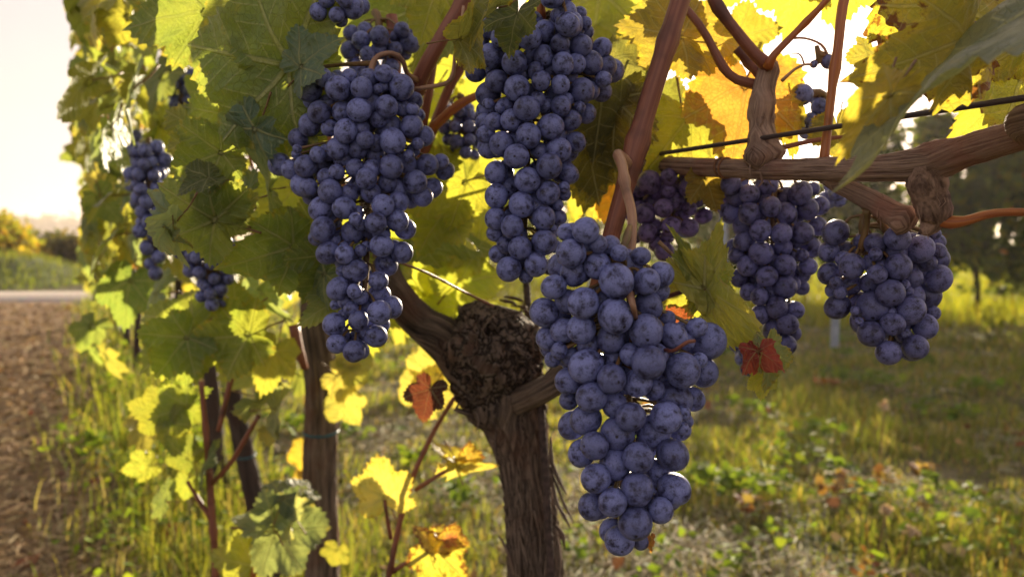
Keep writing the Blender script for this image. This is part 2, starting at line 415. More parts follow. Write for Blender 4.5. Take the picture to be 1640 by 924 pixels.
def petiole_mesh(seed):
    R = random.Random(seed); a, b = R.uniform(-.15, .15), R.uniform(-.1, .15)
    v, f, u = tube([(0, 0.03, -0.012), (0, -0.10, -0.06), (a * .5, -0.32, -0.16 + b * .5), (a, -0.62, -0.24 + b)], [0.015, 0.014, 0.0135, 0.02], 0.04, 8, seed=seed)
    return mesh('petiole', v, f, M['petiole'], uv=[(x * .07, y * .07) for x, y in u])
PET = [petiole_mesh(i) for i in range(4)]
WITH_PETIOLE = set(m.name for m in HI + CURL)

G1 = (0.125, 0.165, 0.030); G2 = (0.090, 0.140, 0.034); GB = (0.100, 0.150, 0.095); GY = (0.200, 0.200, 0.025)  # GB: blue-green with the sky's reflection put into the colour
YE = (0.33, 0.28, 0.08); OR = (0.40, 0.12, 0.015); RD = (0.16, 0.012, 0.015); DG = (0.060, 0.080, 0.024); BRN = (0.10, 0.045, 0.02)
PALE = (0.20, 0.24, 0.13)

def put_leaf(parent, me, loc, tipdir, nrm, size, col, brown=10, name='leaf'):
    y = tipdir.normalized(); z = (nrm - y * nrm.dot(y)).normalized(); x = y.cross(z)
    o = bpy.data.objects.new(name, me); COL.objects.link(o)
    o.parent = parent
    m = Matrix(((x.x, y.x, z.x), (x.y, y.y, z.y), (x.z, y.z, z.z))).to_4x4()
    for i in range(3):
        for j in range(3): m[i][j] *= size
    m.translation = loc - parent.location
    o.matrix_local = m
    o.color = (*col, 1); o.pass_index = int(brown)
    if me.name in WITH_PETIOLE:
        c = bpy.data.objects.new('petiole', rnd.choice(PET)); COL.objects.link(c); c.parent = o
    return o

def leaf(parent, px, py, D, spx, ang, col=G1, brown=10, tilt=0, rollv=0, me=None):
    """junction at (px,py,D); tip direction in degrees on the picture; tilt tips it away, roll turns it on its midrib"""
    a = math.radians(ang); size = spx * D / F
    y = CR * math.cos(a) + CU * math.sin(a); z = -CF
    x = y.cross(z)
    y2 = Matrix.Rotation(math.radians(tilt), 3, x) @ y; z2 = Matrix.Rotation(math.radians(tilt), 3, x) @ z
    z3 = Matrix.Rotation(math.radians(rollv), 3, y2) @ z2
    return put_leaf(parent, me or rnd.choice(HI), P(px, py, D), y2, z3, size, col, brown)

# ------------------------------------------------------------------ berries and bunches
def berry_mesh(sx, sz, nu=28, nv=18):
    V, Fc = [], []
    V.append((0, 0, sz * 0.985))
    for j in range(1, nv):
        t = math.pi * j / nv
        for i in range(nu):
            a = 2 * math.pi * i / nu
            V.append((sx * math.sin(t) * math.cos(a), sx * math.sin(t) * math.sin(a), sz * math.cos(t)))
    V.append((0, 0, -sz * 0.96))
    for i in range(nu): Fc.append((0, 1 + i, 1 + (i + 1) % nu))
    for j in range(nv - 2):
        for i in range(nu):
            a = 1 + j * nu + i; b = 1 + j * nu + (i + 1) % nu
            Fc.append((a, a + nu, b + nu, b))
    l = len(V) - 1; o = 1 + (nv - 2) * nu
    for i in range(nu): Fc.append((l, o + (i + 1) % nu, o + i))
    return mesh('grape', V, Fc, M['grape'])
BER = [berry_mesh(1.0, 1.0), berry_mesh(0.985, 1.03), berry_mesh(1.01, 0.97)]
BERL = [berry_mesh(1.0, 1.0, 16, 10)]

def build_bunch(B, top, label, group=None, col=(1, 1, 1), lo=False, axis=None, name='grape_bunch'):
    """B: list of (centre Vector, radius, colour)"""
    bottom = min(B, key=lambda b: b[0].z)[0]
    root = empty(name, top, label, 'grape bunch', group)
    cx = sum((b[0] for b in B), Vector()) / len(B)
    lowz = bottom.z + 0.012
    ax = axis or [top, Vector((cx.x, cx.y, (top.z * 0.55 + max(b[0].z for b in B) * 0.45))), cx, Vector((bottom.x * .7 + cx.x * .3, bottom.y * .5 + cx.y * .5, lowz))]
    rr = 0.0022 if not lo else 0.003
    sp, _ = spline(ax, [1] * len(ax), 0.006)
    parts = [tube(ax, [rr * 1.15] + [rr] * (len(ax) - 2) + [rr * 0.5], 0.006, 8, cane_disp(rnd.random(), 0.15, 0.03))]
    for c, r, cc in B:
        # joins the rachis a little above the berry
        q = min(sp, key=lambda s: (s - c).length + abs(s.z - (c.z + r * 1.6)) * 0.8)
        d = q - c
        if d.length > 1e-5:
            mid = c.lerp(q, 0.55) + Vector((0, 0, 0.2 * min(d.length, 0.02)))
            dd = (mid - c).normalized()
            parts.append(tube([c + dd * r * 0.9, mid, q], [0.0011, 0.0008, 0.0011], 0.008, 5, cap=False))
        else: dd = Vector((0, 0, 1))
        o = bpy.data.objects.new('grape', rnd.choice(BERL if lo else BER)); COL.objects.link(o)
        o.parent = root; o.location = c - root.location
        pole = (-dd + Vector((rnd.gauss(0, .35), rnd.gauss(0, .35), rnd.gauss(0, .35)))).normalized()
        o.rotation_mode = 'QUATERNION'; o.rotation_quaternion = pole.to_track_quat('Z', 'Y')
        o.scale = (r * rnd.uniform(.93, 1.04), r * rnd.uniform(.93, 1.04), r * rnd.uniform(.95, 1.08)); o.color = (*cc, 1)
    v, f, u = merge(parts)
    link('stalk', mesh('stalk', v, f, M['stalk'], uv=u), root)
    return root

def traced(lists, D, bulge=0.8, back=0.75, colf=None, halfw=None):
    """berries traced on the photograph get a depth each so that they touch without cutting into one another"""
    it = []
    for ox, oy, sc, L in lists:
        for e in L:
            x, y, r = e[:3]; it.append((ox + x * sc, oy + y * sc, r * sc, e[3] if len(e) > 3 else 0))
    ys = [i[1] for i in it]
    def axx(y):
        s = sw = 0
        for i in it:
            wgt = math.exp(-((i[1] - y) / 45) ** 2) * i[2]; s += wgt * i[0]; sw += wgt
        return s / sw
    hw = halfw or (max(i[0] for i in it) - min(i[0] for i in it)) / 2
    done, res = [], []
    for x, y, r, b in sorted(it, key=lambda i: i[3]):
        z0 = bulge * (x - axx(y)) ** 2 / hw * 0.9 + 1.5 * r * b
        con = []
        for X, Y, R, Z, B in done:
            d2 = (x - X) ** 2 + (y - Y) ** 2; s = (r + R) * 0.95
            if d2 < s * s: con.append((Z, math.sqrt(s * s - d2), B))
        cands = [z0] + [Z + n for Z, n, B in con] + [Z - n for Z, n, B in con if not b]
        best = None
        for z in cands:
            bad = sum(max(0, n - abs(z - Z)) for Z, n, B in con) + sum(max(0, Z + n - z) for Z, n, B in con if b and not B)
            cost = bad * 4 + (z - z0 if z > z0 else (z0 - z) * 1.6)
            if best is None or cost < best[0]: best = (cost, z)
        done.append((x, y, r, best[1], b))
    done = [d[:4] for d in done]
    base = list(done)
    for _ in range(len(base) * 5):             # berries filling the gaps seen between the front ones
        x, y, r, z = rnd.choice(base); a = rnd.uniform(0, 6.28); x += math.cos(a) * r * 1.1; y += math.sin(a) * r * 1.1; R0 = r * rnd.uniform(.85, 1)
        side = [b for b in base if abs(b[1] - y) < r * 1.3]
        if not side or not (min(b[0] - b[2] for b in side) + R0 * 1.15 < x < max(b[0] + b[2] for b in side) - R0 * 1.15): continue
        if y < min(b[1] for b in base) or y > max(b[1] for b in base) - R0: continue
        zz = None
        for t in range(10):
            zt = r * (.8 + t * .22) + bulge * (x - axx(y)) ** 2 / hw * .5
            if all((x - X) ** 2 + (y - Y) ** 2 + (zt - Z) ** 2 > ((R0 + R) * .86) ** 2 for X, Y, R, Z in done): zz = zt; break
        if zz is not None: done.append((x, y, R0, zz))
    zc = hw * 0.8
    for x, y, r, z in done:
        DD = D + z * D / F; res.append((P(x, y, DD), r * DD / F * 1.02, (colf(x, y) if colf else (1, 1, 1))))
    for x, y, r, z in done:                     # the far side of the bunch
        if rnd.random() < back:
            ax = axx(y); z2 = 2 * zc - z + rnd.uniform(0, 6)
            if z2 < z + 1.7 * r: continue
            DD = D + z2 * D / F; X = ax + (x - ax) * 0.8
            c = P(X, y + rnd.uniform(-5, 5), DD)
            if all((c - q[0]).length > (r * DD / F + q[1]) * 0.75 for q in res):
                res.append((c, r * DD / F * 0.95, (1, 1, 1)))
    return res

def loose_bunch(x0, y0, x1, y1, D, wpx, rpx, n, col=(1, 1, 1)):
    """a conical bunch hanging between two picture points"""
    a, b = P(x0, y0, D), P(x1, y1, D); r = rpx * D / F; W = wpx * D / F
    out_ = []; tries = 0
    while len(out_) < n and tries < n * 80:
        tries += 1
        t = rnd.random() ** 0.8; ww = W * (1 - 0.72 * t) * (0.6 + 0.4 * min(1, t * 5))
        ang = rnd.uniform(0, 6.283); q = ww * math.sqrt(rnd.uniform(0.25, 1))
        c = a.lerp(b, t) + Vector((math.cos(ang) * q, math.sin(ang) * q, rnd.uniform(-r, r)))
        R = r * rnd.uniform(0.88, 1.08)
        if all((c - o[0]).length > (R + o[1]) * 0.86 for o in out_): out_.append((c, R, col))
    return out_

# ------------------------------------------------------------------ the setting
def rowpt(s, p, z):                                   # along the near vine row / to its left
    return Vector((0.465 - 0.486 * s - 0.874 * p, 0.874 * s - 0.486 * p, z))

def fbm(x, y, sc, o=3):
    v = 0; a = 1
    for i in range(o): v += a * mn.noise(Vector((x * sc, y * sc, 3.1 + i))); sc *= 2; a *= .5
    return v

def gz(x, y):
    """height of the ground"""
    d = math.hypot(x, y)
    z = 0.02 * fbm(x, y, 1.1) * min(1, 6 / (d + 1)) if d < 40 else 0.0
    return z

def soil_edge(y): return 0.06 - 0.5535 * y + 0.05 * np.sin(y * 3.1) + 0.04 * np.sin(y * 7.3)

def axis_vals(lim, near, n):
    t = np.linspace(-1, 1, n); return np.sign(t) * (near * np.abs(t) + (lim - near) * np.abs(t) ** 7)

gx = axis_vals(4000, 26, 260); gy = axis_vals(4000, 30, 260)
V = [(x, y + 4, gz(x, y + 4)) for y in gy for x in gx]
n_ = len(gx); Fc = [(j * n_ + i, j * n_ + i + 1, (j + 1) * n_ + i + 1, (j + 1) * n_ + i) for j in range(len(gy) - 1) for i in range(n_ - 1)]
k = NT('earth_and_turf')
geo = k.n('ShaderNodeNewGeometry').outputs['Position']
na = k.noise(geo, 1.3, 4); nb = k.noise(geo, 9, 5, 0.65); nc = k.noise(geo, 70, 4, 0.6)
c = k.mix(k.ss(nb, 0.35, 0.7), (0.10, 0.088, 0.040), (0.20, 0.17, 0.09))
c = k.mix(k.ss(na, 0.45, 0.65), c, (0.050, 0.072, 0.018))
c = k.mix(k.math('MULTIPLY', nc, 0.5), c, (0.03, 0.024, 0.014))
p = k.n('ShaderNodeBsdfPrincipled', {'Base Color': c, 'Roughness': 0.95, 'Normal': k.bump(k.math('ADD', nb, k.math('MULTIPLY', nc, 0.4)), 0.8, 0.03), 'Specular IOR Level': 0.1})
g_ = link('ground', mesh('ground', V, Fc, k.done(p.outputs[0]))); g_['kind'] = 'structure'

# bare soil of the lane on the left, a sheet over the ground with crumbs of its own
k = NT('bare_soil')
geo = k.n('ShaderNodeNewGeometry').outputs['Position']
mp = k.n('ShaderNodeMapping', {0: geo, 2: (0, 0, math.radians(-29)), 3: (1.0, 3.0, 1)}).outputs[0]
nb = k.noise(mp, 5, 6, 0.65); nc = k.noise(geo, 60, 5, 0.7); na = k.noise(geo, 2.0, 3)
c = k.mix(k.ss(nb, 0.35, 0.7), (0.25, 0.17, 0.105), (0.58, 0.40, 0.235))
c = k.mix(k.ss(nc, 0.5, 0.75), c, (0.26, 0.19, 0.12)); c = k.mix(k.math('MULTIPLY', na, 0.5), c, (0.05, 0.038, 0.034))
p = k.n('ShaderNodeBsdfPrincipled', {'Base Color': c, 'Roughness': 0.95, 'Normal': k.bump(k.math('ADD', nb, k.math('MULTIPLY', nc, 0.5)), 1.0, 0.03), 'Specular IOR Level': 0.1})
ys = np.linspace(0.6, 11.0, 170); V = []; ns = 34
for y in ys:
    e = soil_edge(y); 
    for i in range(ns):
        t = i / (ns - 1); x = e - 2.3 * t
        V.append((x, y, gz(x, y) + 0.012 + 0.022 * fbm(x, y, 5, 3) * (1 if 0 < i < ns - 1 else 0) + (0.0 if 0 < i < ns - 1 else -0.02)))
Fc = [(j * ns + i, j * ns + i + 1, (j + 1) * ns + i + 1, (j + 1) * ns + i) for j in range(len(ys) - 1) for i in range(ns - 1)]
o = link('soil_lane', mesh('soil_lane', V, [f[::-1] for f in Fc], k.done(p.outputs[0]))); o['kind'] = 'structure'

# pale gravel track crossing beyond the row
k = NT('gravel')
geo = k.n('ShaderNodeNewGeometry').outputs['Position']; vv = k.n('ShaderNodeTexVoronoi', {'Vector': geo, 'Scale': 30.0}).outputs['Color']
c = k.mix(0.35, (0.50, 0.43, 0.37), vv, 'MULTIPLY'); 
p = k.n('ShaderNodeBsdfPrincipled', {'Base Color': c, 'Roughness': 0.9, 'Normal': k.bump(k.noise(geo, 40, 4), 0.8, 0.02)})
V = []; 
for i in range(60):
    x = -24 + 44 * i / 59
    for yy, zz in ((10.9, -0.02), (11.0, 0.03), (11.8, 0.045), (12.7, 0.03), (12.8, -0.02)): V.append((x, yy + 0.15 * math.sin(x * .7), zz + gz(x, yy)))
Fc = [(i * 5 + j, (i + 1) * 5 + j, (i + 1) * 5 + j + 1, i * 5 + j + 1) for i in range(59) for j in range(4)]
o = link('gravel_track', mesh('gravel_track', V, Fc, k.done(p.outputs[0]))); o['kind'] = 'structure'

# grass bank behind it and the pale field beyond
def patch(name, x0, x1, y0, y1, zf, mat, nx=60, ny=24):
    V = [(x, y, zf(x, y)) for y in np.linspace(y0, y1, ny) for x in np.linspace(x0, x1, nx)]
    Fc = [(j * nx + i, j * nx + i + 1, (j + 1) * nx + i + 1, (j + 1) * nx + i) for j in range(ny - 1) for i in range(nx - 1)]
    o = link(name, mesh(name, V, Fc, mat)); o['kind'] = 'structure'; return o
mg = mat_plain('bank_turf', (0.07, 0.09, 0.025), 0.9, 0.4, 3, 0, 0.8, 0.05)
patch('grass_bank', -26, -8.0, 13.2, 19, lambda x, y: -0.03 + 0.52 * math.exp(-((y - 15.6) / 1.5) ** 2) * min(1, max(0, (-8.0 - x) / 1.5)) + 0.04 * fbm(x, y, .8), mg)
mf = mat_plain('pale_field', (0.40, 0.33, 0.15), 0.95, 0.15, 0.05, 0, 0.2, 0.1)
patch('stubble_field', -220, 60, 55, 330, lambda x, y: 0.02 + 0.0 * x, mf, 30, 30)
mh = mat_plain('far_hills', (0.07, 0.065, 0.035), 0.95, 0.2, 0.02, 0, 0.2, 0.1)
patch('hills', -2200, 2200, 700, 1600, lambda x, y: -4 + (17 + 7 * fbm(x, y, 0.002)) * math.exp(-((y - 1100) / 300) ** 2), mh, 120, 24)

# ------------------------------------------------------------------ quick foliage and grass masses (numpy)
def np_mesh(name, V, nper, Fc, col, mat, kind='stuff', parent=None):
    """V: (n, nper, 3); Fc: list of faces (tri) within one piece; col: (n, 3)"""
    n = len(V); me = bpy.data.meshes.new(name)
    Fc = np.asarray(Fc, dtype=np.int32); nf = len(Fc)
    idx = (Fc[None] + (np.arange(n, dtype=np.int32) * nper)[:, None, None]).reshape(-1)
    me.vertices.add(n * nper); me.vertices.foreach_set('co', V.astype(np.float32).ravel())
    me.loops.add(len(idx)); me.loops.foreach_set('vertex_index', idx)
    me.polygons.add(n * nf); me.polygons.foreach_set('loop_start', np.arange(n * nf, dtype=np.int32) * 3)
    me.update(calc_edges=True)
    a = me.attributes.new('tone', 'FLOAT_COLOR', 'POINT')
    cc = np.ones((n, nper, 4), dtype=np.float32); cc[:, :, :3] = col[:, None, :]
    a.data.foreach_set('color', cc.ravel()); me.materials.append(mat)
    o = link(name, me, parent)
    if kind: o['kind'] = kind
    return o

def palette(n, cols, wts, jit=0.25):
    c = np.asarray(cols)[RG.choice(len(cols), n, p=np.asarray(wts) / sum(wts))]
    return np.clip(c * (1 + RG.uniform(-jit, jit, (n, 1))) * (1 + RG.uniform(-.08, .08, (n, 3))), 0.002, 1)

def blades(name, xy, h, wd, col, lean=0.45, mat=None, curve=1.0):
    n = len(xy); a = RG.uniform(0, 2 * np.pi, n); la = RG.uniform(0, 2 * np.pi, n); ln = np.abs(RG.normal(0, lean, n)) * h
    d = np.stack([np.cos(la), np.sin(la), np.zeros(n)], 1); s = np.stack([np.cos(a), np.sin(a), np.zeros(n)], 1) * wd[:, None] / 2
    z = np.array([gz(x, y) for x, y in xy]); b = np.stack([xy[:, 0], xy[:, 1], z - 0.005], 1)
    up = np.array([0, 0, 1.0]); hh = np.sqrt(np.maximum(h ** 2 - ln ** 2, (0.2 * h) ** 2))
    m1 = b + d * (ln * .22)[:, None] + up * (hh * .45)[:, None]; m2 = b + d * (ln * .6 * curve)[:, None] + up * (hh * .8)[:, None]; tp = b + d * ln[:, None] + up * hh[:, None] * (1 - 0.15 * (ln / h)[:, None])
    V = np.stack([b - s, b + s, m1 - s * .85, m1 + s * .85, m2 - s * .55, m2 + s * .55, tp], 1)
    return np_mesh(name, V, 7, [(0, 1, 3), (0, 3, 2), (2, 3, 5), (2, 5, 4), (4, 5, 6)], col, mat or M['veg'])

def scatter(n, D0, D1, fx0, fx1, power=1.0):
    """ground points in the view wedge; fx = x/depth limits"""
    y = D0 * (D1 / D0) ** (RG.random(n) ** power); f = RG.uniform(fx0, fx1, n); return np.stack([f * y, y], 1)

def rowoff(xy): return ((0.465 - xy[:, 0]) * 0.874 - xy[:, 1] * 0.486)     # p, left of the row line
def nz(xy, sc, seed=0): return np.array([mn.noise(Vector((x * sc, y * sc, seed))) for x, y in xy])

# meadow to the right of the row
xy = scatter(190000, 1.5, 16, -0.75, 0.8); p_ = rowoff(xy); keep = (p_ < 0.22) & (xy[:, 0] > soil_edge(xy[:, 1]) + 0.1)
dens = nz(xy, 1.5, 2.0) + 0.6 * nz(xy, 6, 5.0)
hay = np.exp(-((p_ + 0.75) / 0.45) ** 2)
keep &= RG.random(len(xy)) < np.clip(0.85 + 0.7 * dens - 0.45 * hay, 0.25, 1)
xy = xy[keep]; dens = dens[keep]; n = len(xy)
h = RG.uniform(0.025, 0.078, n) * (1 + 1.1 * np.clip(dens, -.4, 1)) * np.clip(0.7 + xy[:, 1] * 0.06, .8, 1.6)
colr = palette(n, [(0.13, 0.165, 0.028), (0.19, 0.21, 0.035), (0.08, 0.11, 0.03), (0.30, 0.23, 0.10), (0.22, 0.11, 0.05), (0.38, 0.32, 0.18)], [6, 5, 3, 3, 1.1, 1.6])
blades('meadow_grass', xy, h, RG.uniform(0.0022, 0.0045, n) * np.clip(xy[:, 1] / 2.2, 1, 3), colr, 0.6)
# taller, sunlit strip under the vines and along the lane
xy = scatter(62000, 1.3, 11, -0.85, -0.05); p_ = rowoff(xy); ed = xy[:, 0] - soil_edge(xy[:, 1])
keep = (p_ > -0.25) & (ed > 0.08 - 0.38 * RG.random(len(xy)) ** 3) & (RG.random(len(xy)) < np.clip(0.65 + nz(xy, 3, 9.0), .15, 1)); xy = xy[keep]; n = len(xy)
h = RG.uniform(0.04, 0.19, n) * (0.6 + 0.6 * RG.random(n)) * np.clip(xy[:, 1] * .25 + .45, .6, 1.2)
colr = palette(n, [(0.13, 0.16, 0.025), (0.22, 0.23, 0.035), (0.07, 0.10, 0.03), (0.30, 0.24, 0.09), (0.36, 0.30, 0.18)], [4, 4, 5, 2, 1.5])
blades('verge_grass', xy, h, RG.uniform(0.0025, 0.005, n) * np.clip(xy[:, 1] / 2.2, 1, 2.5), colr, 0.5)
# grass left of the lane, on the bank and beyond the far row
xy = scatter(16000, 2.2, 11, -1.2, -0.6); xy = xy[xy[:, 0] < soil_edge(xy[:, 1]) - 2.15]; n = len(xy)
blades('lane_side_grass', xy, RG.uniform(.05, .16, n), RG.uniform(.004, .008, n) * 1.5, palette(n, [(0.15, .20, .025), (.22, .22, .04)], [2, 1]), .5)
xy = np.stack([RG.uniform(-26, -8, 16000), RG.uniform(13.3, 18.5, 16000)], 1); n = len(xy)
o = blades('bank_grass', xy, RG.uniform(.08, .22, n), RG.uniform(.012, .02, n), palette(n, [(0.08, .11, .03), (.12, .13, .04)], [2, 1]), .5)
co = np.empty(len(o.data.vertices) * 3, dtype=np.float32); o.data.vertices.foreach_get('co', co); co = co.reshape(-1, 3)
co[:, 2] += 0.50 * np.exp(-((co[:, 1] - 15.6) / 1.5) ** 2) * np.clip((-8.0 - co[:, 0]) / 1.5, 0, 1); o.data.vertices.foreach_set('co', co.ravel())
xy = scatter(30000, 8, 26, -0.1, 0.95); n = len(xy)
blades('far_meadow_grass', xy, RG.uniform(.10, .28, n), RG.uniform(.012, .022, n), palette(n, [(0.20, .23, .02), (.30, .28, .03), (.12, .16, .02)], [3, 2, 1]), .5)

# mown hay lying in swathes right of the trunks, and straw crumbs in the meadow
def strands(name, xy, L, wd, col, lift=0.03, mat=None):
    n = len(xy); a = RG.normal(1.1, 0.9, n); z = np.array([gz(x, y) for x, y in xy]) + RG.uniform(0.004, lift, n)
    d = np.stack([np.cos(a), np.sin(a), RG.normal(0, .14, n)], 1) * L[:, None] / 2; s = np.stack([-np.sin(a), np.cos(a), RG.normal(0, .5, n)], 1) * wd[:, None] / 2
    c = np.stack([xy[:, 0], xy[:, 1], z], 1); mid = c + np.array([0, 0, 1.0]) * RG.uniform(-.004, .012, n)[:, None] + s * RG.uniform(-3, 3, n)[:, None]
    V = np.stack([c - d - s, c - d + s, mid - s, mid + s, c + d], 1)
    return np_mesh(name, V, 5, [(0, 1, 3), (0, 3, 2), (2, 3, 4)], col, mat or M['litter'])
xy = scatter(90000, 1.5, 10, -0.6, 0.75); p_ = rowoff(xy); q = np.exp(-((p_ + 0.75) / 0.5) ** 2) + 0.10 + 0.5 * nz(xy, 2, 4)
xy = xy[(RG.random(len(xy)) < q) & (p_ < 0.1)]; n = len(xy)
strands('mown_hay', xy, RG.uniform(.03, .11, n), RG.uniform(.002, .004, n) * np.clip(xy[:, 1] / 2, 1, 3), palette(n, [(0.34, .31, .20), (.25, .25, .15), (.42, .37, .25), (.20, .14, .08)], [4, 3, 2, 2]))
# clods, chips and dry leaves on the lane
def flakes(name, xy, sz, col, mat=None, zo=0.0):
    n = len(xy); base = np.array([(0, 1, 0), (.7, .45, .15), (.85, -.2, 0), (.3, -.8, .12), (-.45, -.75, 0), (-.9, 0, .2), (-.55, .6, 0), (0, 0, -.12)]) * 1.0
    q = RG.normal(0, 1, (n, 4)) * np.array([1, .28, .28, 1.4]); q /= np.linalg.norm(q, axis=1)[:, None]
    w_, x_, y_, z_ = q.T
    Rm = np.stack([1 - 2 * (y_**2 + z_**2), 2 * (x_*y_ - z_*w_), 2 * (x_*z_ + y_*w_), 2 * (x_*y_ + z_*w_), 1 - 2 * (x_**2 + z_**2), 2 * (y_*z_ - x_*w_), 2 * (x_*z_ - y_*w_), 2 * (y_*z_ + x_*w_), 1 - 2 * (x_**2 + y_**2)], 1).reshape(n, 3, 3)
    jit = base[None] * RG.uniform(.65, 1.25, (n, 8, 1)); V = np.einsum('nij,nkj->nki', Rm, jit) * sz[:, None, None]
    z = np.array([gz(a, b) for a, b in xy]); V += np.stack([xy[:, 0], xy[:, 1], z + 0.02 + sz * .3 + zo], 1)[:, None]
    return np_mesh(name, V, 8, [(7, i, (i + 1) % 7) for i in range(7)], col, mat or M['litter'])
xy = scatter(11000, 1.3, 10.5, -1.15, -0.4); e = xy[:, 0] - soil_edge(xy[:, 1]); xy = xy[(e < .1) & (e > -2.25)]; n = len(xy)
flakes('soil_crumbs', xy, RG.uniform(.004, .017, n) * np.clip(xy[:, 1] / 2.5, .8, 2), palette(n, [(0.22, .15, .09), (.13, .09, .06), (.34, .24, .14), (.40, .30, .19)], [4, 3, 2, 2]))
xy = scatter(36000, 1.3, 10.5, -1.15, -0.4); e = xy[:, 0] - soil_edge(xy[:, 1]); xy = xy[(e < .1) & (e > -2.25)]; n = len(xy)
strands('dry_straw_on_soil', xy, RG.uniform(.03, .10, n), RG.uniform(.002, .005, n) * np.clip(xy[:, 1] / 2, 1, 3), palette(n, [(0.42, .32, .18), (.30, .22, .13), (.18, .13, .08)], [3, 3, 2]), .045)
xy = scatter(330, 1.3, 10.5, -1.15, -0.1); e = xy[:, 0] - soil_edge(xy[:, 1]); xy = xy[(e < .5) & (e > -2.25)]; n = len(xy)
flakes('fallen_leaves', xy, RG.uniform(.02, .045, n), palette(n, [(0.22, .06, .03), (.35, .17, .05), (.16, .03, .03), (.30, .22, .10)], [3, 3, 2, 2]))
xy = scatter(160, 1.5, 9, -0.5, 0.75); xy = xy[rowoff(xy) < 0]; n = len(xy)
flakes('meadow_fallen_leaves', xy, RG.uniform(.012, .03, n), palette(n, [(0.22, .10, .05), (.30, .20, .08), (.30, .25, .14)], [1, 3, 3]), zo=.02)
# broad-leaved weeds
def rosettes(xy, nl, rad, col, name, zr=(.02, .07)):
    k_ = np.repeat(np.arange(len(xy)), nl); n = len(k_)
    c = xy[k_] + RG.normal(0, 1, (n, 2)) * rad[k_][:, None]
    o = flakes(name, c, RG.uniform(.008, .02, n) * np.clip(c[:, 1] / 2.2, .9, 1.7), col(n), M['veg'])
    co = np.empty(len(o.data.vertices) * 3, dtype=np.float32); o.data.vertices.foreach_get('co', co); co = co.reshape(-1, 8, 3)
    co[:, :, 2] += RG.uniform(*zr, n)[:, None]; o.data.vertices.foreach_set('co', co.ravel()); return o
xy = scatter(100, 1.6, 8, -.3, .75); xy = xy[rowoff(xy) < -.25]
rosettes(xy, 34, RG.uniform(.03, .10, len(xy)), lambda n: palette(n, [(0.09, .15, .02), (.13, .19, .025), (.06, .10, .02)], [3, 2, 2]), 'meadow_weeds')
xy = scatter(150, 1.4, 9, -.75, .0); xy = xy[(rowoff(xy) > -.2) & (xy[:, 0] > soil_edge(xy[:, 1]))]
rosettes(xy, 30, RG.uniform(.03, .08, len(xy)), lambda n: palette(n, [(0.14, .22, .02), (.20, .24, .03), (.08, .13, .02)], [3, 2, 2]), 'verge_weeds', (.02, .13))
xy = scatter(10, 1.8, 7, .1, .75); rosettes(xy, 26, RG.uniform(.02, .06, len(xy)), lambda n: palette(n, [(0.17, .065, .035), (.20, .12, .06)], [2, 2]), 'red_dock_weeds')

# ------------------------------------------------------------------ foliage clumps for distant plants
def crown_mesh(name, pts_fn, n, sz, cols, wts, parent, mat=None, kind='stuff'):
    c = np.array([pts_fn() for _ in range(n)]); q = RG.normal(0, 1, (n, 4)); q /= np.linalg.norm(q, axis=1)[:, None]
    w_, x_, y_, z_ = q.T
    Rm = np.stack([1 - 2 * (y_**2 + z_**2), 2 * (x_*y_ - z_*w_), 2 * (x_*z_ + y_*w_), 2 * (x_*y_ + z_*w_), 1 - 2 * (x_**2 + z_**2), 2 * (y_*z_ - x_*w_), 2 * (x_*z_ - y_*w_), 2 * (y_*z_ + x_*w_), 1 - 2 * (x_**2 + y_**2)], 1).reshape(n, 3, 3)
    base = np.array([(0, 1, 0), (.5, .55, .12), (.9, .35, 0), (.6, -.35, .1), (0, -.5, 0), (-.6, -.35, .1), (-.9, .35, 0), (-.5, .55, .12), (0, .1, -.12)]) * .55
    V = np.einsum('nij,nkj->nki', Rm, base[None] * RG.uniform(.8, 1.2, (n, 9, 1))) * (sz * RG.uniform(.7, 1.25, n))[:, None, None] + c[:, None]
    return np_mesh(name, V, 9, [(8, i, (i + 1) % 8) for i in range(8)], palette(n, cols, wts, .3), mat or M['crown'], kind, parent)

def far_vine(x, y, label, group, ht=2.15, yaw=0.0, n=1100, cols=None, wts=None, trunk_h=0.7, wide=0.62):
    root = empty('distant_vine', Vector((x, y, 0)), label, 'grapevine', group)
    s = rnd.random() * 9; bx = rnd.uniform(-.06, .06)
    v, f, u = tube([(x, y, -.02), (x + bx, y, trunk_h * .5), (x - bx * .5, y + .02, trunk_h), (x, y, trunk_h + .35)], [.035, .028, .034, .015], .04, 10, lambda a, L, q, d, r: 1 + .3 * mn.noise(Vector((math.cos(a) * 2, math.sin(a) * 2, L * 9 + s))), seed=s)
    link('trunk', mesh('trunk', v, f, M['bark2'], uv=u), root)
    cy, sy = math.cos(yaw), math.sin(yaw)
    cl = [(rnd.uniform(-wide, wide), rnd.uniform(trunk_h, ht), rnd.uniform(.12, .26)) for _ in range(16)]
    def fn():
        if rnd.random() < .7: a, z, r = rnd.choice(cl); a += rnd.gauss(0, r); z += rnd.gauss(0, r)
        else: a, z = rnd.uniform(-wide, wide), rnd.uniform(trunk_h, ht)
        b = rnd.gauss(0, .2); z = max(trunk_h - .2, z); return (x + a * cy - b * sy, y + a * sy + b * cy, z)
    crown_mesh('crown', fn, n, .12, cols or [(0.050, .075, .022), (.085, .11, .02), (.14, .14, .02), (.03, .045, .022), (.28, .10, .02)], wts or [5, 4, 1.6, 3, .25], root)
    return root
ROWYAW = math.atan2(0.874, -0.486)
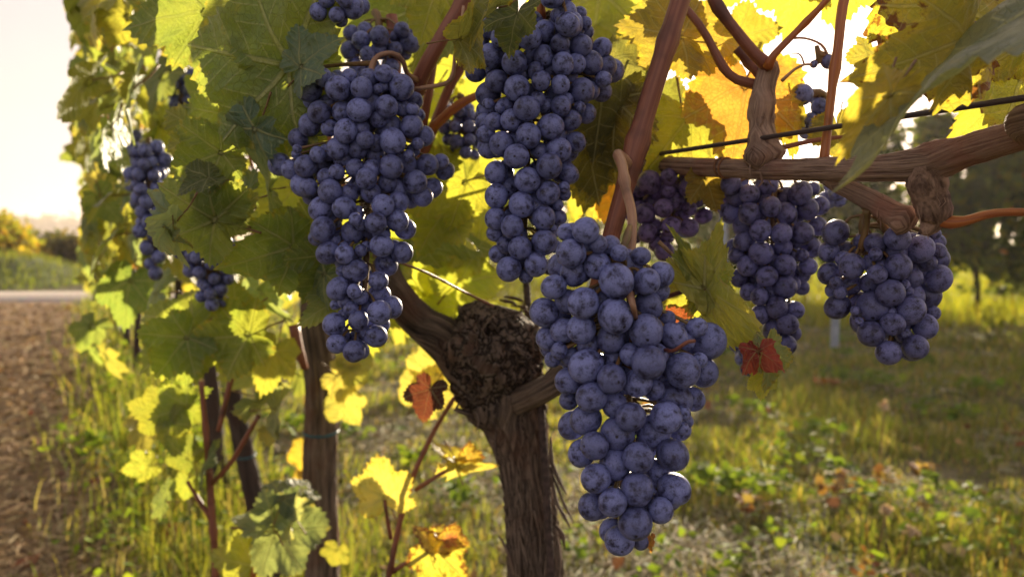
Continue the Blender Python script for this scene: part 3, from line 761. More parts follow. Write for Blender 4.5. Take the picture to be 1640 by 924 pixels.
# the row facing us across the meadow
i = 0
yy = 6.6
spots = []
while yy < 30:
    spots.append((10.4 - 0.556 * yy, yy)); yy += .68 + 0.02 * yy
far_lab = 'dark leafy vine in the row across the meadow, hidden partly by its neighbours'
for j, (x, y) in enumerate(spots):
    n = 2300 if y < 13 else 800 if y < 20 else 420
    far_vine(x + rnd.uniform(-.05, .05), y, 'leafy grapevine with dark trunk in the far row beyond the sunlit meadow', 'vines of the far row', yaw=ROWYAW, n=n if x / y > .46 else int(n * .6), ht=2.3 if x / y > .46 else 1.65, trunk_h=.52)
# a row further back
yy = 12.0
while yy < 34:
    far_vine(17.5 - 0.556 * yy, yy, 'small hazy grapevine in the rearmost row behind the far row', 'vines of the rearmost row', yaw=ROWYAW, n=420, ht=1.7); yy += 1.9

# bushes and treeline to the left
def shrub(px, D, hw, hh, label, cols, wts, n=1500, cat='shrub'):
    b = P(px, 375, D); root = empty('shrub', Vector((b.x, b.y, 0)), label, cat)
    for _ in range(5):
        a = rnd.uniform(0, 6.28)
        v, f, u = tube([(b.x, b.y, -.02), (b.x + math.cos(a) * hw * .3, b.y + math.sin(a) * hw * .3, hh * .5), (b.x + math.cos(a) * hw * .5, b.y + math.sin(a) * hw * .5, hh * .85)], [.03, .02, .008], .1, 6)
        link('branch', mesh('branch', v, f, M['bark2'], uv=u), root)
    cl = [(rnd.uniform(-1, 1), rnd.uniform(-1, 1), rnd.uniform(.15, .85)) for _ in range(14)]
    def fn():
        a, c_, z = rnd.choice(cl); return (b.x + (a * .6 + rnd.gauss(0, .22)) * hw, b.y + (c_ * .6 + rnd.gauss(0, .22)) * hw, max(.05, (z + rnd.gauss(0, .12)) * hh))
    crown_mesh('foliage', fn, n, .15, cols, wts, root)
YB = [(0.38, .27, .03), (.30, .26, .03), (.16, .17, .03), (.35, .13, .03)]
shrub(4, 21, 1.0, 1.25, 'yellow orange bush at the far left edge behind the grass bank', YB, [4, 3, 3, 1.3], 2600)
shrub(40, 23, .7, .85, 'low yellow green bush right of the yellow orange bush', YB, [3, 4, 4, .5], 1800)
shrub(-60, 20, 1.2, 1.5, 'tall yellow bush just outside the left edge', YB, [3, 3, 5, .5], 1500)
shrub(76, 26, .9, 1.0, 'dark olive bush between the bank and the pale field', [(0.05, .06, .02), (.09, .09, .03), (.14, .10, .03)], [3, 3, 1], 2000)
shrub(104, 24, .55, .85, 'brownish dark bush beside the end of the vine row', [(0.06, .06, .02), (.12, .09, .03)], [3, 2], 1200)
def tl():
    x = rnd.uniform(-620, 120); 
    return (x, 560 + rnd.gauss(0, 12), abs(rnd.gauss(0, 1)) * 3.0 + rnd.uniform(0, 9 + 4 * mn.noise(Vector((x * .02, 0, 0)))))
crown_mesh('far_woods', tl, 9000, 4.0, [(0.07, .06, .03), (.12, .085, .045), (.05, .05, .03)], [3, 2, 2], None)

# grow tubes and posts in the meadow
def grow_tube(px, py_top, D, rpx, label):
    t = P(px, py_top, D); r = rpx * D / F
    root = empty('grow_tube', Vector((t.x, t.y, 0)), label, 'plant tube')
    V, Fc, _ = tube([(t.x, t.y, 0), (t.x, t.y, t.z)], [r, r], .08, 14, cap=False)
    v2, f2, _ = tube([(t.x, t.y, 0), (t.x, t.y, t.z - .002)], [r * .9, r * .9], .08, 14, cap=False)
    link('sleeve', mesh('sleeve', *merge([(V, Fc, []), (v2, [q[::-1] for q in f2], [])])[:2], M['tube']), root)
    v, f, u = tube([(t.x, t.y, 0), (t.x + .01, t.y, t.z + .12)], [.008, .005], .03, 6)
    link('stem', mesh('stem', v, f, M['bark2'], uv=u), root)
grow_tube(1338, 506, 6.6, 6.5, 'pale blue plastic grow tube in the grass below the rightmost bunch')
grow_tube(1160, 340, 8.5, 6, 'whitish grow tube seen between the yellow leaf and the right bunches')
grow_tube(948, 340, 9.0, 6, 'pale upright tube seen above the front bunch beside the orange leaf')

# dry seed heads
def seed_head(px, py, D, label, rp=9):
    t = P(px, py, D); root = empty('seed_head', Vector((t.x, t.y, 0)), label, 'dry flower', 'dry seed heads in the meadow')
    v, f, u = tube([(t.x - .02, t.y, 0), (t.x - .012, t.y, t.z * .5), (t.x, t.y, t.z)], [.0022, .002, .0016], .02, 6)
    link('stem', mesh('stem', v, f, M['tan'], uv=u), root)
    r = rp * D / F
    c = np.array([(t.x, t.y, t.z)] * 90) + RG.normal(0, .42, (90, 3)) * r
    q = crown_mesh('seed_tuft', lambda: tuple(c[rnd.randrange(90)]), 90, r * .8, [(0.62, .50, .34), (.45, .3, .18)], [3, 1], root, M['litter'])
seed_head(1420, 818, 2.35, 'pale dry seed head on a bent stem, left of the pair at the lower right')
seed_head(1460, 852, 2.3, 'pale dry seed head on a stem, right of the pair at the lower right')
seed_head(1418, 650, 3.0, 'small tan seed head standing alone higher in the right meadow', 7)
seed_head(1398, 918, 2.2, 'pale seed head cut by the bottom edge of the picture', 7)

# ------------------------------------------------------------------ the near vine with the gnarled head
def proj(v):
    d = v - C0; D = d.dot(CF); return 820 + F * d.dot(CR) / D, 462 - F * d.dot(CU) / D, D

def vine_root(name_pt, label, group='vines of the near row'):
    return empty('grape_vine', Vector((name_pt.x, name_pt.y, 0)), label, 'grapevine', group)

def bark_disp(seed, amp=0.16, freq=2.6, lump=None):
    def f(a, L, q, d, r):
        tw = a + L * 1.6
        n = mn.noise(Vector((math.cos(tw) * freq * 2, math.sin(tw) * freq * 2, L * 7 + seed)))
        n2 = mn.noise(Vector((math.cos(tw) * freq * 5, math.sin(tw) * freq * 5, L * 16 + seed)))
        w_ = min(1, sum(math.exp(-((q - c).length / s) ** 4) for c, s in lump)) if lump else 0
        v = 1 + (1 - .75 * w_) * (amp * (1 - 3.0 * abs(n)) * .8 + amp * .45 * n2)
        if lump:
            e = q + d * r
            v += w_ * (0.26 * mn.noise(e * 34 + Vector((seed, 0, 0))) + 0.22 * (0.35 - abs(mn.noise(e * 80))) + .16 * (0.3 - abs(mn.noise(e * 210))) + .06 * mn.noise(e * 500))
        return v
    return f

base0 = P(884, 1000, .8); base0.z = 0
V0 = vine_root(base0, 'gnarled dark vine with knotted head standing behind the front bunch')
hc = P(790, 565, .8)
pts = [Vector((base0.x, base0.y, -.03))] + [P(*q) for q in [(878, 1400, .8), (866, 1080, .8), (858, 924, .8), (850, 820, .8), (840, 740, .8), (826, 680, .8), (808, 640, .8), (796, 600, .8), (790, 555, .8), (794, 515, .8), (800, 490, .8)]]
rd = [x * .8 / F for x in (56, 44, 40, 37, 36, 38, 46, 58, 70, 78, 66, 36)]
v, f, u = tube(pts, rd, .0038, 130, bark_disp(1.0, .17, 2.6, [(hc, .062)]), seed=0)
mi_ = [1 if (v[q[0]] - hc).length < .058 + .016 * mn.noise(v[q[0]] * 90) else 0 for q in f]
TR = link('trunk', mesh('trunk', v, f, uv=u, mats=[M['bark'], M['knot']], mi=mi_), V0)
v, f, u = tube([P(*q) for q in [(760, 590, .8), (712, 545, .79), (672, 515, .79), (645, 485, .78), (622, 440, .78), (604, 380, .78), (592, 300, .77), (600, 220, .76)]], [x * .8 / F for x in (44, 32, 27, 25, 20, 18, 16, 13)], .004, 56, bark_disp(4.0, .10, 2.0), seed=3)
link('arm', mesh('arm', v, f, M['bark'], uv=u), V0)
v, f, u = tube([P(*q) for q in [(820, 640, .79), (852, 632, .76), (880, 618, .75), (905, 600, .76), (925, 585, .78)]], [x * .78 / F for x in (30, 20, 19, 22, 14)], .003, 60, bark_disp(7.0, .10, 2.2), seed=5)
link('spur', mesh('spur', v, f, M['bark'], uv=u), V0)
# peeling strips of bark
def strip(parent, pts, wd, mat=M['bark']):
    sp, rr = spline(pts, [wd * .5] + [wd] * (len(pts) - 2) + [wd * .15], .006)
    v, f, u = tube(pts, [wd * .5] + [wd] * (len(pts) - 2) + [wd * .15], .005, 7, lambda a, L, q, d, r: .55 + .45 * abs(math.cos(a)) + .3 * mn.noise(q * 160), seed=rnd.random() * 4)
    link('bark_strip', mesh('bark_strip', v, f, mat, uv=u), parent)
for q in [[(880, 745, .775), (893, 780, .765), (905, 810, .76), (920, 838, .755)], [(884, 760, .77), (890, 800, .76), (903, 825, .755), (914, 847, .75)],
          [(882, 700, .78), (884, 740, .77), (896, 770, .765), (908, 792, .76)], [(893, 860, .78), (896, 885, .775), (897, 905, .775), (893, 925, .775)],
          [(799, 858, .77), (812, 880, .765), (820, 905, .765), (824, 925, .77)], [(890, 840, .78), (901, 856, .77), (905, 880, .77)],
          [(742, 640, .78), (730, 655, .77), (748, 662, .765), (762, 675, .77)], [(760, 655, .77), (768, 672, .765), (762, 690, .765)],
          [(868, 640, .77), (874, 652, .765), (876, 665, .76)], [(795, 690, .77), (793, 720, .765), (798, 750, .76)], [(870, 570, .78), (880, 580, .77), (890, 590, .77), (900, 585, .77)],
          [(700, 545, .77), (704, 560, .765), (722, 566, .765)]]:
    strip(TR, [P(*p) for p in q], rnd.uniform(2.5, 4.5) * .78 / F)
for _ in range(190):                                      # ridges of loose bark down the trunk
    y0 = rnd.uniform(620, 900); a = rnd.uniform(-1.45, 1.45); ln_ = rnd.uniform(60, 150)
    pp = []
    for j in range(5):
        y = y0 + ln_ * j / 4; xc = np.interp(y, [600, 640, 680, 740, 820, 924, 1080], [796, 808, 826, 840, 850, 858, 866]); rr = np.interp(y, [600, 640, 680, 740, 820, 1080], [54, 43, 38, 36, 37, 44])
        aa = a + .12 * math.sin(j + y0); off = 1.0 + (.16 if j in (0, 4) else 0.04) + rnd.uniform(-.03, .07)
        pp.append(P(xc + rr * math.sin(aa) * off, y, .8 - rr * math.cos(aa) * off * .8 / F))
    strip(TR, pp, rnd.uniform(1.5, 4.6) * .78 / F)
for _ in range(70):                                      # curled flakes round the knotted head
    a = rnd.uniform(0, 6.28); b = rnd.uniform(-.9, 1.2); R0 = rnd.uniform(.98, 1.08)
    c = Vector((math.cos(a) * math.cos(b), math.sin(a) * math.cos(b), math.sin(b))); R1 = .047 * R0
    st = hc + Vector((c.x * R1, c.y * R1, c.z * .050 * R0 + .004)); t_ = c.cross(Vector((rnd.gauss(0, 1), rnd.gauss(0, 1), rnd.gauss(0, 1)))).normalized()
    strip(TR, [st - t_ * .008, st + c * .002, st + t_ * .008 + c * rnd.uniform(0, .005), st + t_ * .014 + c * rnd.uniform(.0, .010)], rnd.uniform(1.6, 3.4) * .78 / F)

# canes of this vine
CA, TA, ORG = M['cane'], M['tan'], M['orange']
cane('cane', V0, [(1112, -70, .50, 16), (1090, 0, .50, 16), (1062, 90, .50, 16), (1034, 180, .50, 16), (1016, 246, .50, 19), (1000, 305, .50, 15), (975, 392, .505, 14), (955, 470, .52, 13), (935, 570, .62, 12), (915, 590, .77, 12)], CA, seg=20, amp=.06)
cane('cane', V0, [(790, -90, .56, 11), (742, 0, .56, 11), (704, 66, .56, 12), (672, 128, .57, 13), (640, 220, .62, 11), (600, 330, .74, 11)], CA, seg=16, amp=.06)
cane('cane', V0, [(627, 25, .64, 9), (632, 80, .64, 10), (630, 150, .64, 10), (610, 260, .70, 10)], CA, seg=14)
cane('cane', V0, [(800, -60, .72, 8), (760, 60, .72, 8), (720, 140, .72, 8), (690, 215, .73, 9), (650, 300, .75, 9)], CA, seg=12)
cane('cane', V0, [(700, 60, .70, 7), (686, 150, .70, 7), (672, 230, .72, 8)], CA, seg=12)
cane('cane', V0, [(835, 100, .70, 5), (790, 140, .70, 6), (735, 168, .70, 7), (693, 205, .71, 8)], M['orange'], seg=12)
cane('cane', V0, [(866, -60, .52, 6), (866, 0, .52, 6), (867, 50, .53, 6), (864, 120, .6, 6)], ORG, seg=12)
cane('twig', V0, [(666, 143, .55, 4), (690, 139, .545, 3.6), (716, 133, .54, 3.5), (726, 118, .54, 3), (728, 92, .54, 2.6), (737, 50, .53, 2.3), (742, 10, .53, 2.3)], TA, step=.004)
cane('cane', V0, [(1000, 262, .49, 13), (990, 248, .475, 9), (996, 262, .462, 8.5), (1002, 300, .45, 8), (1012, 345, .43, 8), (1010, 400, .41, 8), (1004, 432, .40, 7)], TA, step=.004, seg=16, amp=.08)
cane('twig', V0, [(985, 430, .40, 5), (993, 412, .402, 6), (1003, 385, .405, 6), (1009, 362, .42, 4)], M['stalk'], step=.004)
# stem of the left bunch, bent over like a crook
cane('twig', V0, [(668, 128, .565, 5), (652, 118, .55, 4), (645, 98, .54, 3.8), (628, 86, .535, 3.8), (606, 90, .53, 4.4), (596, 105, .53, 5), (594, 128, .53, 3.6), (600, 160, .535, 4)], TA, step=.003, seg=12)
for q in [[(640, 420, .62, 2), (690, 440, .66, 2), (740, 466, .7, 2), (790, 490, .75, 2)], [(920, 268, .66, 3), (960, 275, .62, 2.6), (985, 290, .60, 2.2)], [(360, 355, .66, 2.6), (420, 370, .66, 2.6), (480, 392, .67, 2.6)],
          [(1060, 478, .44, 3.6), (1095, 467, .43, 3.4), (1130, 462, .425, 3.6)], [(735, 300, .8, 2.5), (700, 302, .82, 2)]]:
    cane('twig', V0, q, CA, step=.004)

# ------------------------------------------------------------------ the old cordon crossing at the right
tb = Vector((.50, .10, 0))
V1 = empty('grape_vine', tb, 'old weathered vine arm crossing the upper right with cut spurs and an orange shoot', 'grapevine', 'vines of the near row')
cp = [P(*q) for q in [(1012, 262, .66), (1060, 264, .635), (1120, 268, .60), (1180, 270, .565), (1250, 272, .53), (1330, 271, .495), (1400, 270, .47), (1465, 265, .452), (1500, 257, .445), (1560, 238, .425), (1640, 214, .395), (1740, 180, .36)]]
cr = [x / F for x in (12 * .66, 13 * .635, 14.5 * .6, 15 * .565, 17 * .53, 19 * .495, 20 * .47, 26 * .452, 31 * .445, 25 * .425, 25 * .395, 27 * .36)]
cp += [Vector((.46, .27, 1.0)), Vector((.50, .16, .86)), Vector((.50, .11, .5)), Vector((.50, .10, -.03))]; cr += [.009, .014, .022, .03]
jn = P(1490, 268, .448); jn2 = P(1225, 262, .545)
def wood_disp(seed, jl, amp=.05):
    def f(a, L, q, d, r):
        tw = a + L * 2.5 + .5 * mn.noise(q * 45)
        n = mn.noise(Vector((math.cos(tw) * 6, math.sin(tw) * 6, L * 18 + seed))); n2 = mn.noise(Vector((math.cos(tw) * 17, math.sin(tw) * 17, L * 40 + seed)))
        v = 1 + amp * .6 * (1 - 3 * abs(n)) + amp * .7 * (.6 - 2.2 * abs(n2)) + .06 * mn.noise(q * 55)
        w_ = min(1, sum(math.exp(-((q - c).length / s) ** 2) for c, s in jl)); e = q + d * r; v += w_ * (.22 * mn.noise(e * 75) + .16 * abs(mn.noise(e * 190)) + .12 * abs(mn.noise(e * 480)) - .06) + .03 * mn.noise(e * 420)
        return v
    return f
v, f, u = tube(cp, cr, .003, 72, wood_disp(2.0, [(jn, .016), (jn2, .010)]), seed=1)
link('cordon', mesh('cordon', v, f, M['cordon'], uv=u), V1)
def spur(pts, mat=M['cordon'], name='spur', jl=(), amp=.05, seg=56):
    v, f, u = tube([P(*q[:3]) for q in pts], [q[3] * q[2] / F for q in pts], .0022, seg, wood_disp(rnd.random() * 9, jl, amp), seed=rnd.random() * 3)
    return link(name, mesh(name, v, f, mat, uv=u), V1)
spur([(1232, 272, .545, 18), (1224, 250, .543, 31), (1222, 228, .543, 23), (1221, 200, .545, 19), (1221, 170, .545, 21), (1224, 140, .545, 17), (1232, 112, .545, 17), (1236, 98, .545, 9)], jl=[(P(1222, 245, .545), .013), (P(1221, 178, .545), .010)])
spur([(1318, 284, .50, 10), (1350, 298, .50, 15), (1400, 324, .485, 17), (1432, 343, .475, 19), (1450, 351, .47, 23), (1462, 356, .468, 17), (1466, 358, .467, 3)], jl=[(P(1450, 352, .47), .012)])
SP = spur([(1478, 262, .448, 24), (1484, 290, .45, 31), (1490, 316, .452, 29), (1496, 338, .452, 26), (1494, 356, .455, 19), (1482, 368, .456, 12), (1474, 371, .456, 4)], mat=M['stub'], jl=[(P(1492, 320, .45), .030)], amp=.015)
cane('shoot', V1, [(1496, 352, .452, 10), (1515, 356, .45, 8.5), (1545, 354, .445, 8), (1580, 344, .44, 7.2), (1620, 340, .43, 6.6), (1720, 342, .41, 6)], ORG, step=.003, seg=18, amp=.05)
cane('cane', V1, [(1234, 108, .54, 12), (1210, 88, .54, 10), (1180, 52, .54, 9.5), (1150, 12, .54, 9.5), (1110, -60, .54, 9)], CA, seg=16)
cane('cane', V1, [(1222, 138, .55, 9), (1180, 128, .55, 7.5), (1158, 108, .55, 7), (1142, 78, .55, 7), (1120, 40, .55, 6.5), (1070, -20, .56, 6)], CA, seg=14)
cane('cane', V1, [(1180, 78, .56, 8), (1200, 100, .56, 8), (1222, 124, .55, 10)], CA, seg=14)
cane('cane', V1, [(1230, 108, .535, 9), (1240, 88, .53, 6), (1275, 52, .53, 5.5), (1310, 16, .52, 5), (1360, -40, .52, 5)], ORG, seg=14)
cane('cane', V1, [(1368, -60, .50, 8), (1350, 10, .50, 8), (1342, 80, .50, 7.5), (1333, 140, .50, 7), (1326, 200, .50, 7), (1318, 270, .50, 8)], ORG, seg=14)
cane('cane', V1, [(1395, 235, .46, 5), (1430, 185, .45, 5), (1480, 120, .44, 4.5), (1560, 60, .43, 4.5), (1620, 10, .42, 4.5)], CA, seg=12)
cane('twig', V1, [(1190, 252, .55, 4), (1240, 240, .545, 4), (1300, 226, .54, 4), (1360, 218, .53, 3)], CA, step=.004)
cane('tendril', V1, [(1262, 62, .53, 2.2), (1290, 62, .53, 1.8), (1315, 72, .53, 1.8), (1328, 92, .53, 1.6)], TA, step=.003)
cane('tendril', V1, [(1252, 130, .53, 3), (1272, 112, .53, 2.4), (1288, 104, .53, 2.2), (1300, 104, .53, 2)], TA, step=.003)
cane('tendril', V1, [(1288, 104, .53, 1.6), (1284, 92, .53, 1.4), (1278, 86, .53, 1.2), (1268, 86, .53, 1)], TA, step=.003)
# twine round the cordon
c = P(1158, 269, .577)
ax = (P(1180, 270, .565) - P(1120, 268, .6)).normalized(); n1 = ax.orthogonal().normalized(); n2 = ax.cross(n1)
for cx, cy, cd, cr_, n_s in ((1490, 325, .452, 32, 7), (1223, 190, .545, 19, 8), (1222, 245, .545, 26, 8), (1410, 330, .483, 17, 6)):       # loose bark on the spurs
    for _ in range(n_s):
        x0, y0 = cx + rnd.uniform(-.9, .9) * cr_, cy + rnd.uniform(-1.6, 1.2) * cr_
        dz = -cr_ * cd / F * math.sqrt(max(0, 1 - ((x0 - cx) / cr_) ** 2)) * 1.02
        strip(SP, [P(x0, y0, cd + dz - .0006), P(x0 + rnd.uniform(-3, 3), y0 + 8, cd + dz - .0004), P(x0 + rnd.uniform(-5, 5), y0 + 17, cd + dz), P(x0 + rnd.uniform(-8, 8), y0 + rnd.uniform(20, 30), cd + dz - rnd.uniform(0, .002))], rnd.uniform(.9, 2.2) * cd / F, M['cordon'])
for off, tl_ in ((0, .25), (.0035, .05)):
    rp = .0072
    pp = [c + ax * (off + tl_ * rp * math.sin(t)) + (n1 * math.cos(t) + n2 * math.sin(t)) * rp for t in np.linspace(0, 2 * math.pi, 22)]
    v, f, u = tube(pp, [.0008] * 22, .002, 6)
    o = link('twine', mesh('twine', v, f, M['twine'], uv=u)); tag(o, 'thin reddish twine loop tied round the arm left of the upright spur' if off == 0 else 'second strand of twine wound beside the first on the arm', 'tie')

# trellis wire, straight along the row
pa, pb = rowpt(.05, 0, 1.014), rowpt(10.5, 0, 1.014)
a_ = P(1640, 157, .388); b_ = P(917, 268, .735); d_ = (b_ - a_)
pp = [a_ - d_ * .6, a_, b_, b_ + d_ * 6, b_ + d_ * 22]
v, f, u = tube(pp, [.0017] * 5, .12, 8, cap=False)
tag(link('trellis_wire', mesh('trellis_wire', v, f, M['wire'], uv=u)), 'dark trellis wire running above the old arm at the right and along the row', 'wire')
# ribbed steel rod beside the trunk
pp = [P(836, 330, .86), P(843, 450, .85), P(848, 520, .83), P(866, 656, .768), P(882, 915, .757), P(895, 1150, .755)]
e_ = pp[-1] + (pp[-1] - pp[-2]) * 2.0; pp.append(Vector((e_.x, e_.y, -.02)))
v, f, u = tube(pp, [.0036] * 7, .0022, 10, lambda a, L, q, d, r: 1 + (.16 if (L / .0066 + a / 6.283) % 1 < .4 else 0), seed=0)
tag(link('steel_rod', mesh('steel_rod', v, f, M['rebar'], uv=u)), 'thin ribbed steel rod standing against the right side of the gnarled trunk', 'stake')
c = P(845, 510, .835)
v, f, u = tube([c + Vector((math.cos(t) * .007, math.sin(t) * .007, .002 * math.sin(t * 2))) for t in np.linspace(0, 2 * math.pi, 14)], [.0016] * 14, .004, 6)
tag(link('plastic_tie', mesh('plastic_tie', v, f, M['green_tie'])), 'green plastic tie round the rod beside the knotted head', 'tie')

# ------------------------------------------------------------------ the bunches
s1 = .2814; s2 = .2921
A1 = [(267,193,70),(343,120,54),(432,184,71),(566,183,64),(692,101,52),(792,178,74),(709,288,66),(551,308,69),(326,319,67),(270,392,68),(208,470,60),(475,427,67),(588,475,51),(742,485,74),(850,400,66),(920,455,57),(430,525,64),(545,528,62),(100,617,65),(247,628,66),(733,630,71),(592,697,60),(942,617,62),(1040,654,53),(235,733,69),(387,770,69),(467,865,68),(687,850,63),(870,715,66),(335,870,70),
      (497,118,45,1),(457,318,62,1),(802,300,50,1),(865,255,50,1),(885,335,40,1),(725,405,75,1),(385,410,50,1),(340,610,50,1),(820,615,68,1),(530,640,55,1),(765,760,58,1),(962,752,62,1),(370,690,55,1),(370,550,50,1),(620,780,60,1),(500,780,55,1),(775,830,60,1),(280,800,50,1),(860,535,40,1),(690,175,30,1),(195,560,30,1),(170,660,35,1),(610,380,55,2),(640,560,60,2),(420,620,50,2)]
A2 = [(128,130,70),(305,73,37),(418,95,60),(537,83,60),(155,257,64),(246,265,55),(450,218,66),(560,255,62),(475,320,63),(306,353,67),(432,410,55),(213,452,64),(300,467,42),(252,522,45),(187,648,62),(508,555,58),(437,583,70),(322,627,56),(418,714,64),(202,755,55),(298,797,58),
      (100,175,50,1),(288,145,65,1),(577,125,60,1),(232,355,35,1),(438,487,62,1),(240,597,33,1),(330,790,50,1),(197,540,30,1),(235,190,45,1),(335,245,35,1)]
bA = traced([(420, 90, s1, A1), (480, 330, s2, A2)], .52, back=.5, halfw=110)
build_bunch(bA, P(600, 150, .54), 'large loose bunch of blue grapes hanging left of centre on a hooked stem', 'grape bunches of the near row', axis=[P(600, 155, .545), P(590, 250, .55), P(588, 350, .545), P(585, 450, .54), P(570, 545, .535)])

s3 = .2705; s4 = .2381
B1 = [(245,90,65),(315,148,72),(172,190,68),(246,262,77),(383,298,77),(470,147,78),(562,112,68),(718,70,72),(655,185,58),(778,197,68),(902,213,60),(672,307,68),(838,300,74),(158,350,66),(280,408,67),(400,450,80),(542,405,60),(655,430,60),(785,465,76),(457,570,77),(660,555,64),(370,640,70),(262,648,57),(600,677,78),(720,640,60),(467,732,78),(745,770,65),(645,815,75),(310,780,75),(397,853,74),(590,910,75),
      (110,220,55,1),(808,115,45,1),(560,262,65,1),(962,345,70,1),(900,470,60,1),(230,485,75,1),(730,545,40,1),(210,655,60,1),(210,580,55,1),(330,560,55,1),(230,800,65,1),(530,820,50,1),(570,550,55,1),(810,600,60,1),(440,360,50,1),(260,565,35,1),(640,20,45,1),(770,10,45,1),(480,480,55,2),(850,400,55,2)]
B2 = [(230,155,78),(440,205,90),(715,165,70),(580,290,78),(232,313,83),(398,370,90),(550,460,85),(225,465,75),(337,517,78),(553,622,83),(390,660,80),(315,803,85),(497,772,82),
      (300,110,45,1),(690,300,45,1),(650,455,55,1),(220,560,58,1),(290,640,60,1),(240,700,60,1),(590,790,55,1),(430,850,50,1),(640,640,30,1),(640,370,40,1),(610,530,30,1)]
bB = traced([(720, 20, s3, B1), (740, 240, s4, B2)], .50, back=.6, halfw=95)
build_bunch(bB, P(868, 20, .53), 'long dense bunch of blue grapes at top centre beside the red cane', 'grape bunches of the near row', axis=[P(868, 30, .53), P(860, 120, .53), P(845, 250, .53), P(840, 350, .525), P(838, 425, .52)])

C1 = [(486,364,94),(323,97,68),(246,218,82),(387,282,76),(260,322,72),(648,366,71),(723,330,70),(481,547,93),(312,480,83),(155,395,67),(225,472,65),(105,530,77),(300,617,77),(125,667,66),(205,625,68),(642,628,93),(790,652,70),(970,679,95),(325,812,88),(655,793,90),(835,835,92),(460,880,80),(235,890,72),(600,900,75),
      (228,108,52,1),(452,178,56,1),(615,232,48,1),(400,470,60,1),(655,493,78,1),(460,665,82,1),(757,562,45,1),(850,620,55,1),(130,720,50,1),(240,760,52,1),(560,750,60,1),(945,845,78,1),(340,700,60,1),(200,760,50,1),(470,770,60,1),(750,790,60,1),(725,880,65,1),(890,740,50,1),(560,400,50,2)]
C2 = [(223,160,70),(405,252,70),(567,255,74),(197,265,73),(135,290,68),(343,330,77),(237,385,65),(440,440,72),(333,472,72),(598,428,74),(243,535,68),(433,587,75),(605,585,75),(227,665,65),(320,648,67),(540,683,63),(425,742,79),(353,823,70),
      (118,175,45,1),(605,165,80,1),(690,170,55,1),(330,195,60,1),(510,320,78,1),(660,270,35,1),(630,310,55,1),(178,420,62,1),(535,515,68,1),(312,775,55,1),(450,820,45,1),(560,90,55,1),(480,380,55,2),(300,570,50,2)]
bC = traced([(840, 340, .303, C1), (870, 580, .3465, C2)], .385, back=.65, halfw=125)
build_bunch(bC, P(1005, 425, .40), 'largest bunch of blue grapes in sharp focus, front and centre right', 'grape bunches of the near row', axis=[P(1004, 430, .40), P(1012, 500, .40), P(1010, 600, .42), P(1000, 720, .415), P(995, 840, .40)])
cane('twig', V0, [(1062, 560, .392, 2.6), (1075, 562, .383, 2.8), (1085, 558, .378, 3), (1100, 548, .375, 3.2), (1112, 546, .38, 3)], M['cane'], step=.002)
cane('twig', V0, [(998, 432, .40, 6), (1008, 470, .385, 6), (1014, 490, .377, 5), (1018, 510, .385, 4)], TA, step=.003)

D1 = [(165,168,52),(257,140,45),(385,80,53),(415,150,48),(212,243,47),(303,256,45),(394,256,52),(140,290,45),(215,342,52),(155,397,45),(318,393,46),(418,400,38),(240,442,46),(385,430,42),(320,490,50),(208,530,40),(281,577,47),(362,590,39),(212,608,42),(330,650,46),(266,678,47),(323,740,47),
      (82,165,48,1),(470,135,40,1),(100,315,38,1),(310,315,40,1),(430,315,45,1),(460,225,42,1),(120,450,40,1),(390,490,35,1),(160,510,38,1),(320,170,50,1),(240,40,50,1),(320,100,50,1),(110,90,50,1),(30,50,48,1),(360,350,30,1),(440,60,30,1),(190,460,40,1),(260,510,35,1),(200,90,45,1),(355,690,35,1),(260,340,40,2),(350,200,40,2),(300,460,40,2),(250,620,40,2)]
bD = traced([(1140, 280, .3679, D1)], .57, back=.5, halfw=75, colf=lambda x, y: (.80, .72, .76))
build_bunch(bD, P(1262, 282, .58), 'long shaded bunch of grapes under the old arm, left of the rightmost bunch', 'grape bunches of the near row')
bD2 = traced([(1140, 280, .3679, [(107,738,33),(150,765,36),(160,840,36),(185,800,30,1),(130,800,30,1)])], .66, back=.5, halfw=25)
build_bunch(bD2, P(1200, 520, .68), 'small cluster of nearly black grapes half hidden by the red spotted leaf', 'grape bunches of the near row', lo=True)
bD3 = traced([(1140, 280, .3679, [(500,105,35),(545,75,40),(555,110,30,1),(590,80,30,1),(520,50,35,1),(570,40,34),(610,30,28,1)])], .66, back=.6, halfw=30)
build_bunch(bD3, P(1345, 275, .66), 'small dark grapes seen just under the arm above the rightmost bunch', 'grape bunches of the near row', lo=True)
E1 = [(136,152,74),(98,260,63),(488,185,73),(617,245,78),(227,342,73),(100,385,64),(372,388,53),(492,345,80),(715,414,80),(448,495,78),(147,573,72),(350,575,92),(565,593,82),(460,673,68),(645,685,70),(338,727,77),(590,803,74),(437,835,72),
      (200,250,50,1),(360,215,60,1),(715,205,48,1),(710,300,70,1),(335,325,52,1),(600,350,60,1),(210,445,68,1),(330,440,60,1),(648,510,85,1),(545,485,35,1),(120,480,42,1),(260,540,55,1),(690,610,42,1),(262,625,30,1),(480,580,40,1),(650,150,40,1),(520,730,45,1),(400,300,40,2)]
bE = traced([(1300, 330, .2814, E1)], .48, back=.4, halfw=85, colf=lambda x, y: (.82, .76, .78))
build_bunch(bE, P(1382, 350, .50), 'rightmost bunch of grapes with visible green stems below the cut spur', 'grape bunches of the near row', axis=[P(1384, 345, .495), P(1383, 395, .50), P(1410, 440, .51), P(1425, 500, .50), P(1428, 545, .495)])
cane('twig', V1, [(1388, 335, .485, 6), (1388, 360, .49, 5), (1380, 395, .495, 6), (1378, 405, .50, 4)], M['stalk'], step=.003)
cane('twig', V1, [(1400, 340, .485, 4), (1412, 360, .49, 4.5), (1420, 385, .495, 4), (1400, 410, .50, 3.5), (1385, 412, .50, 3)], M['stalk'], step=.003)
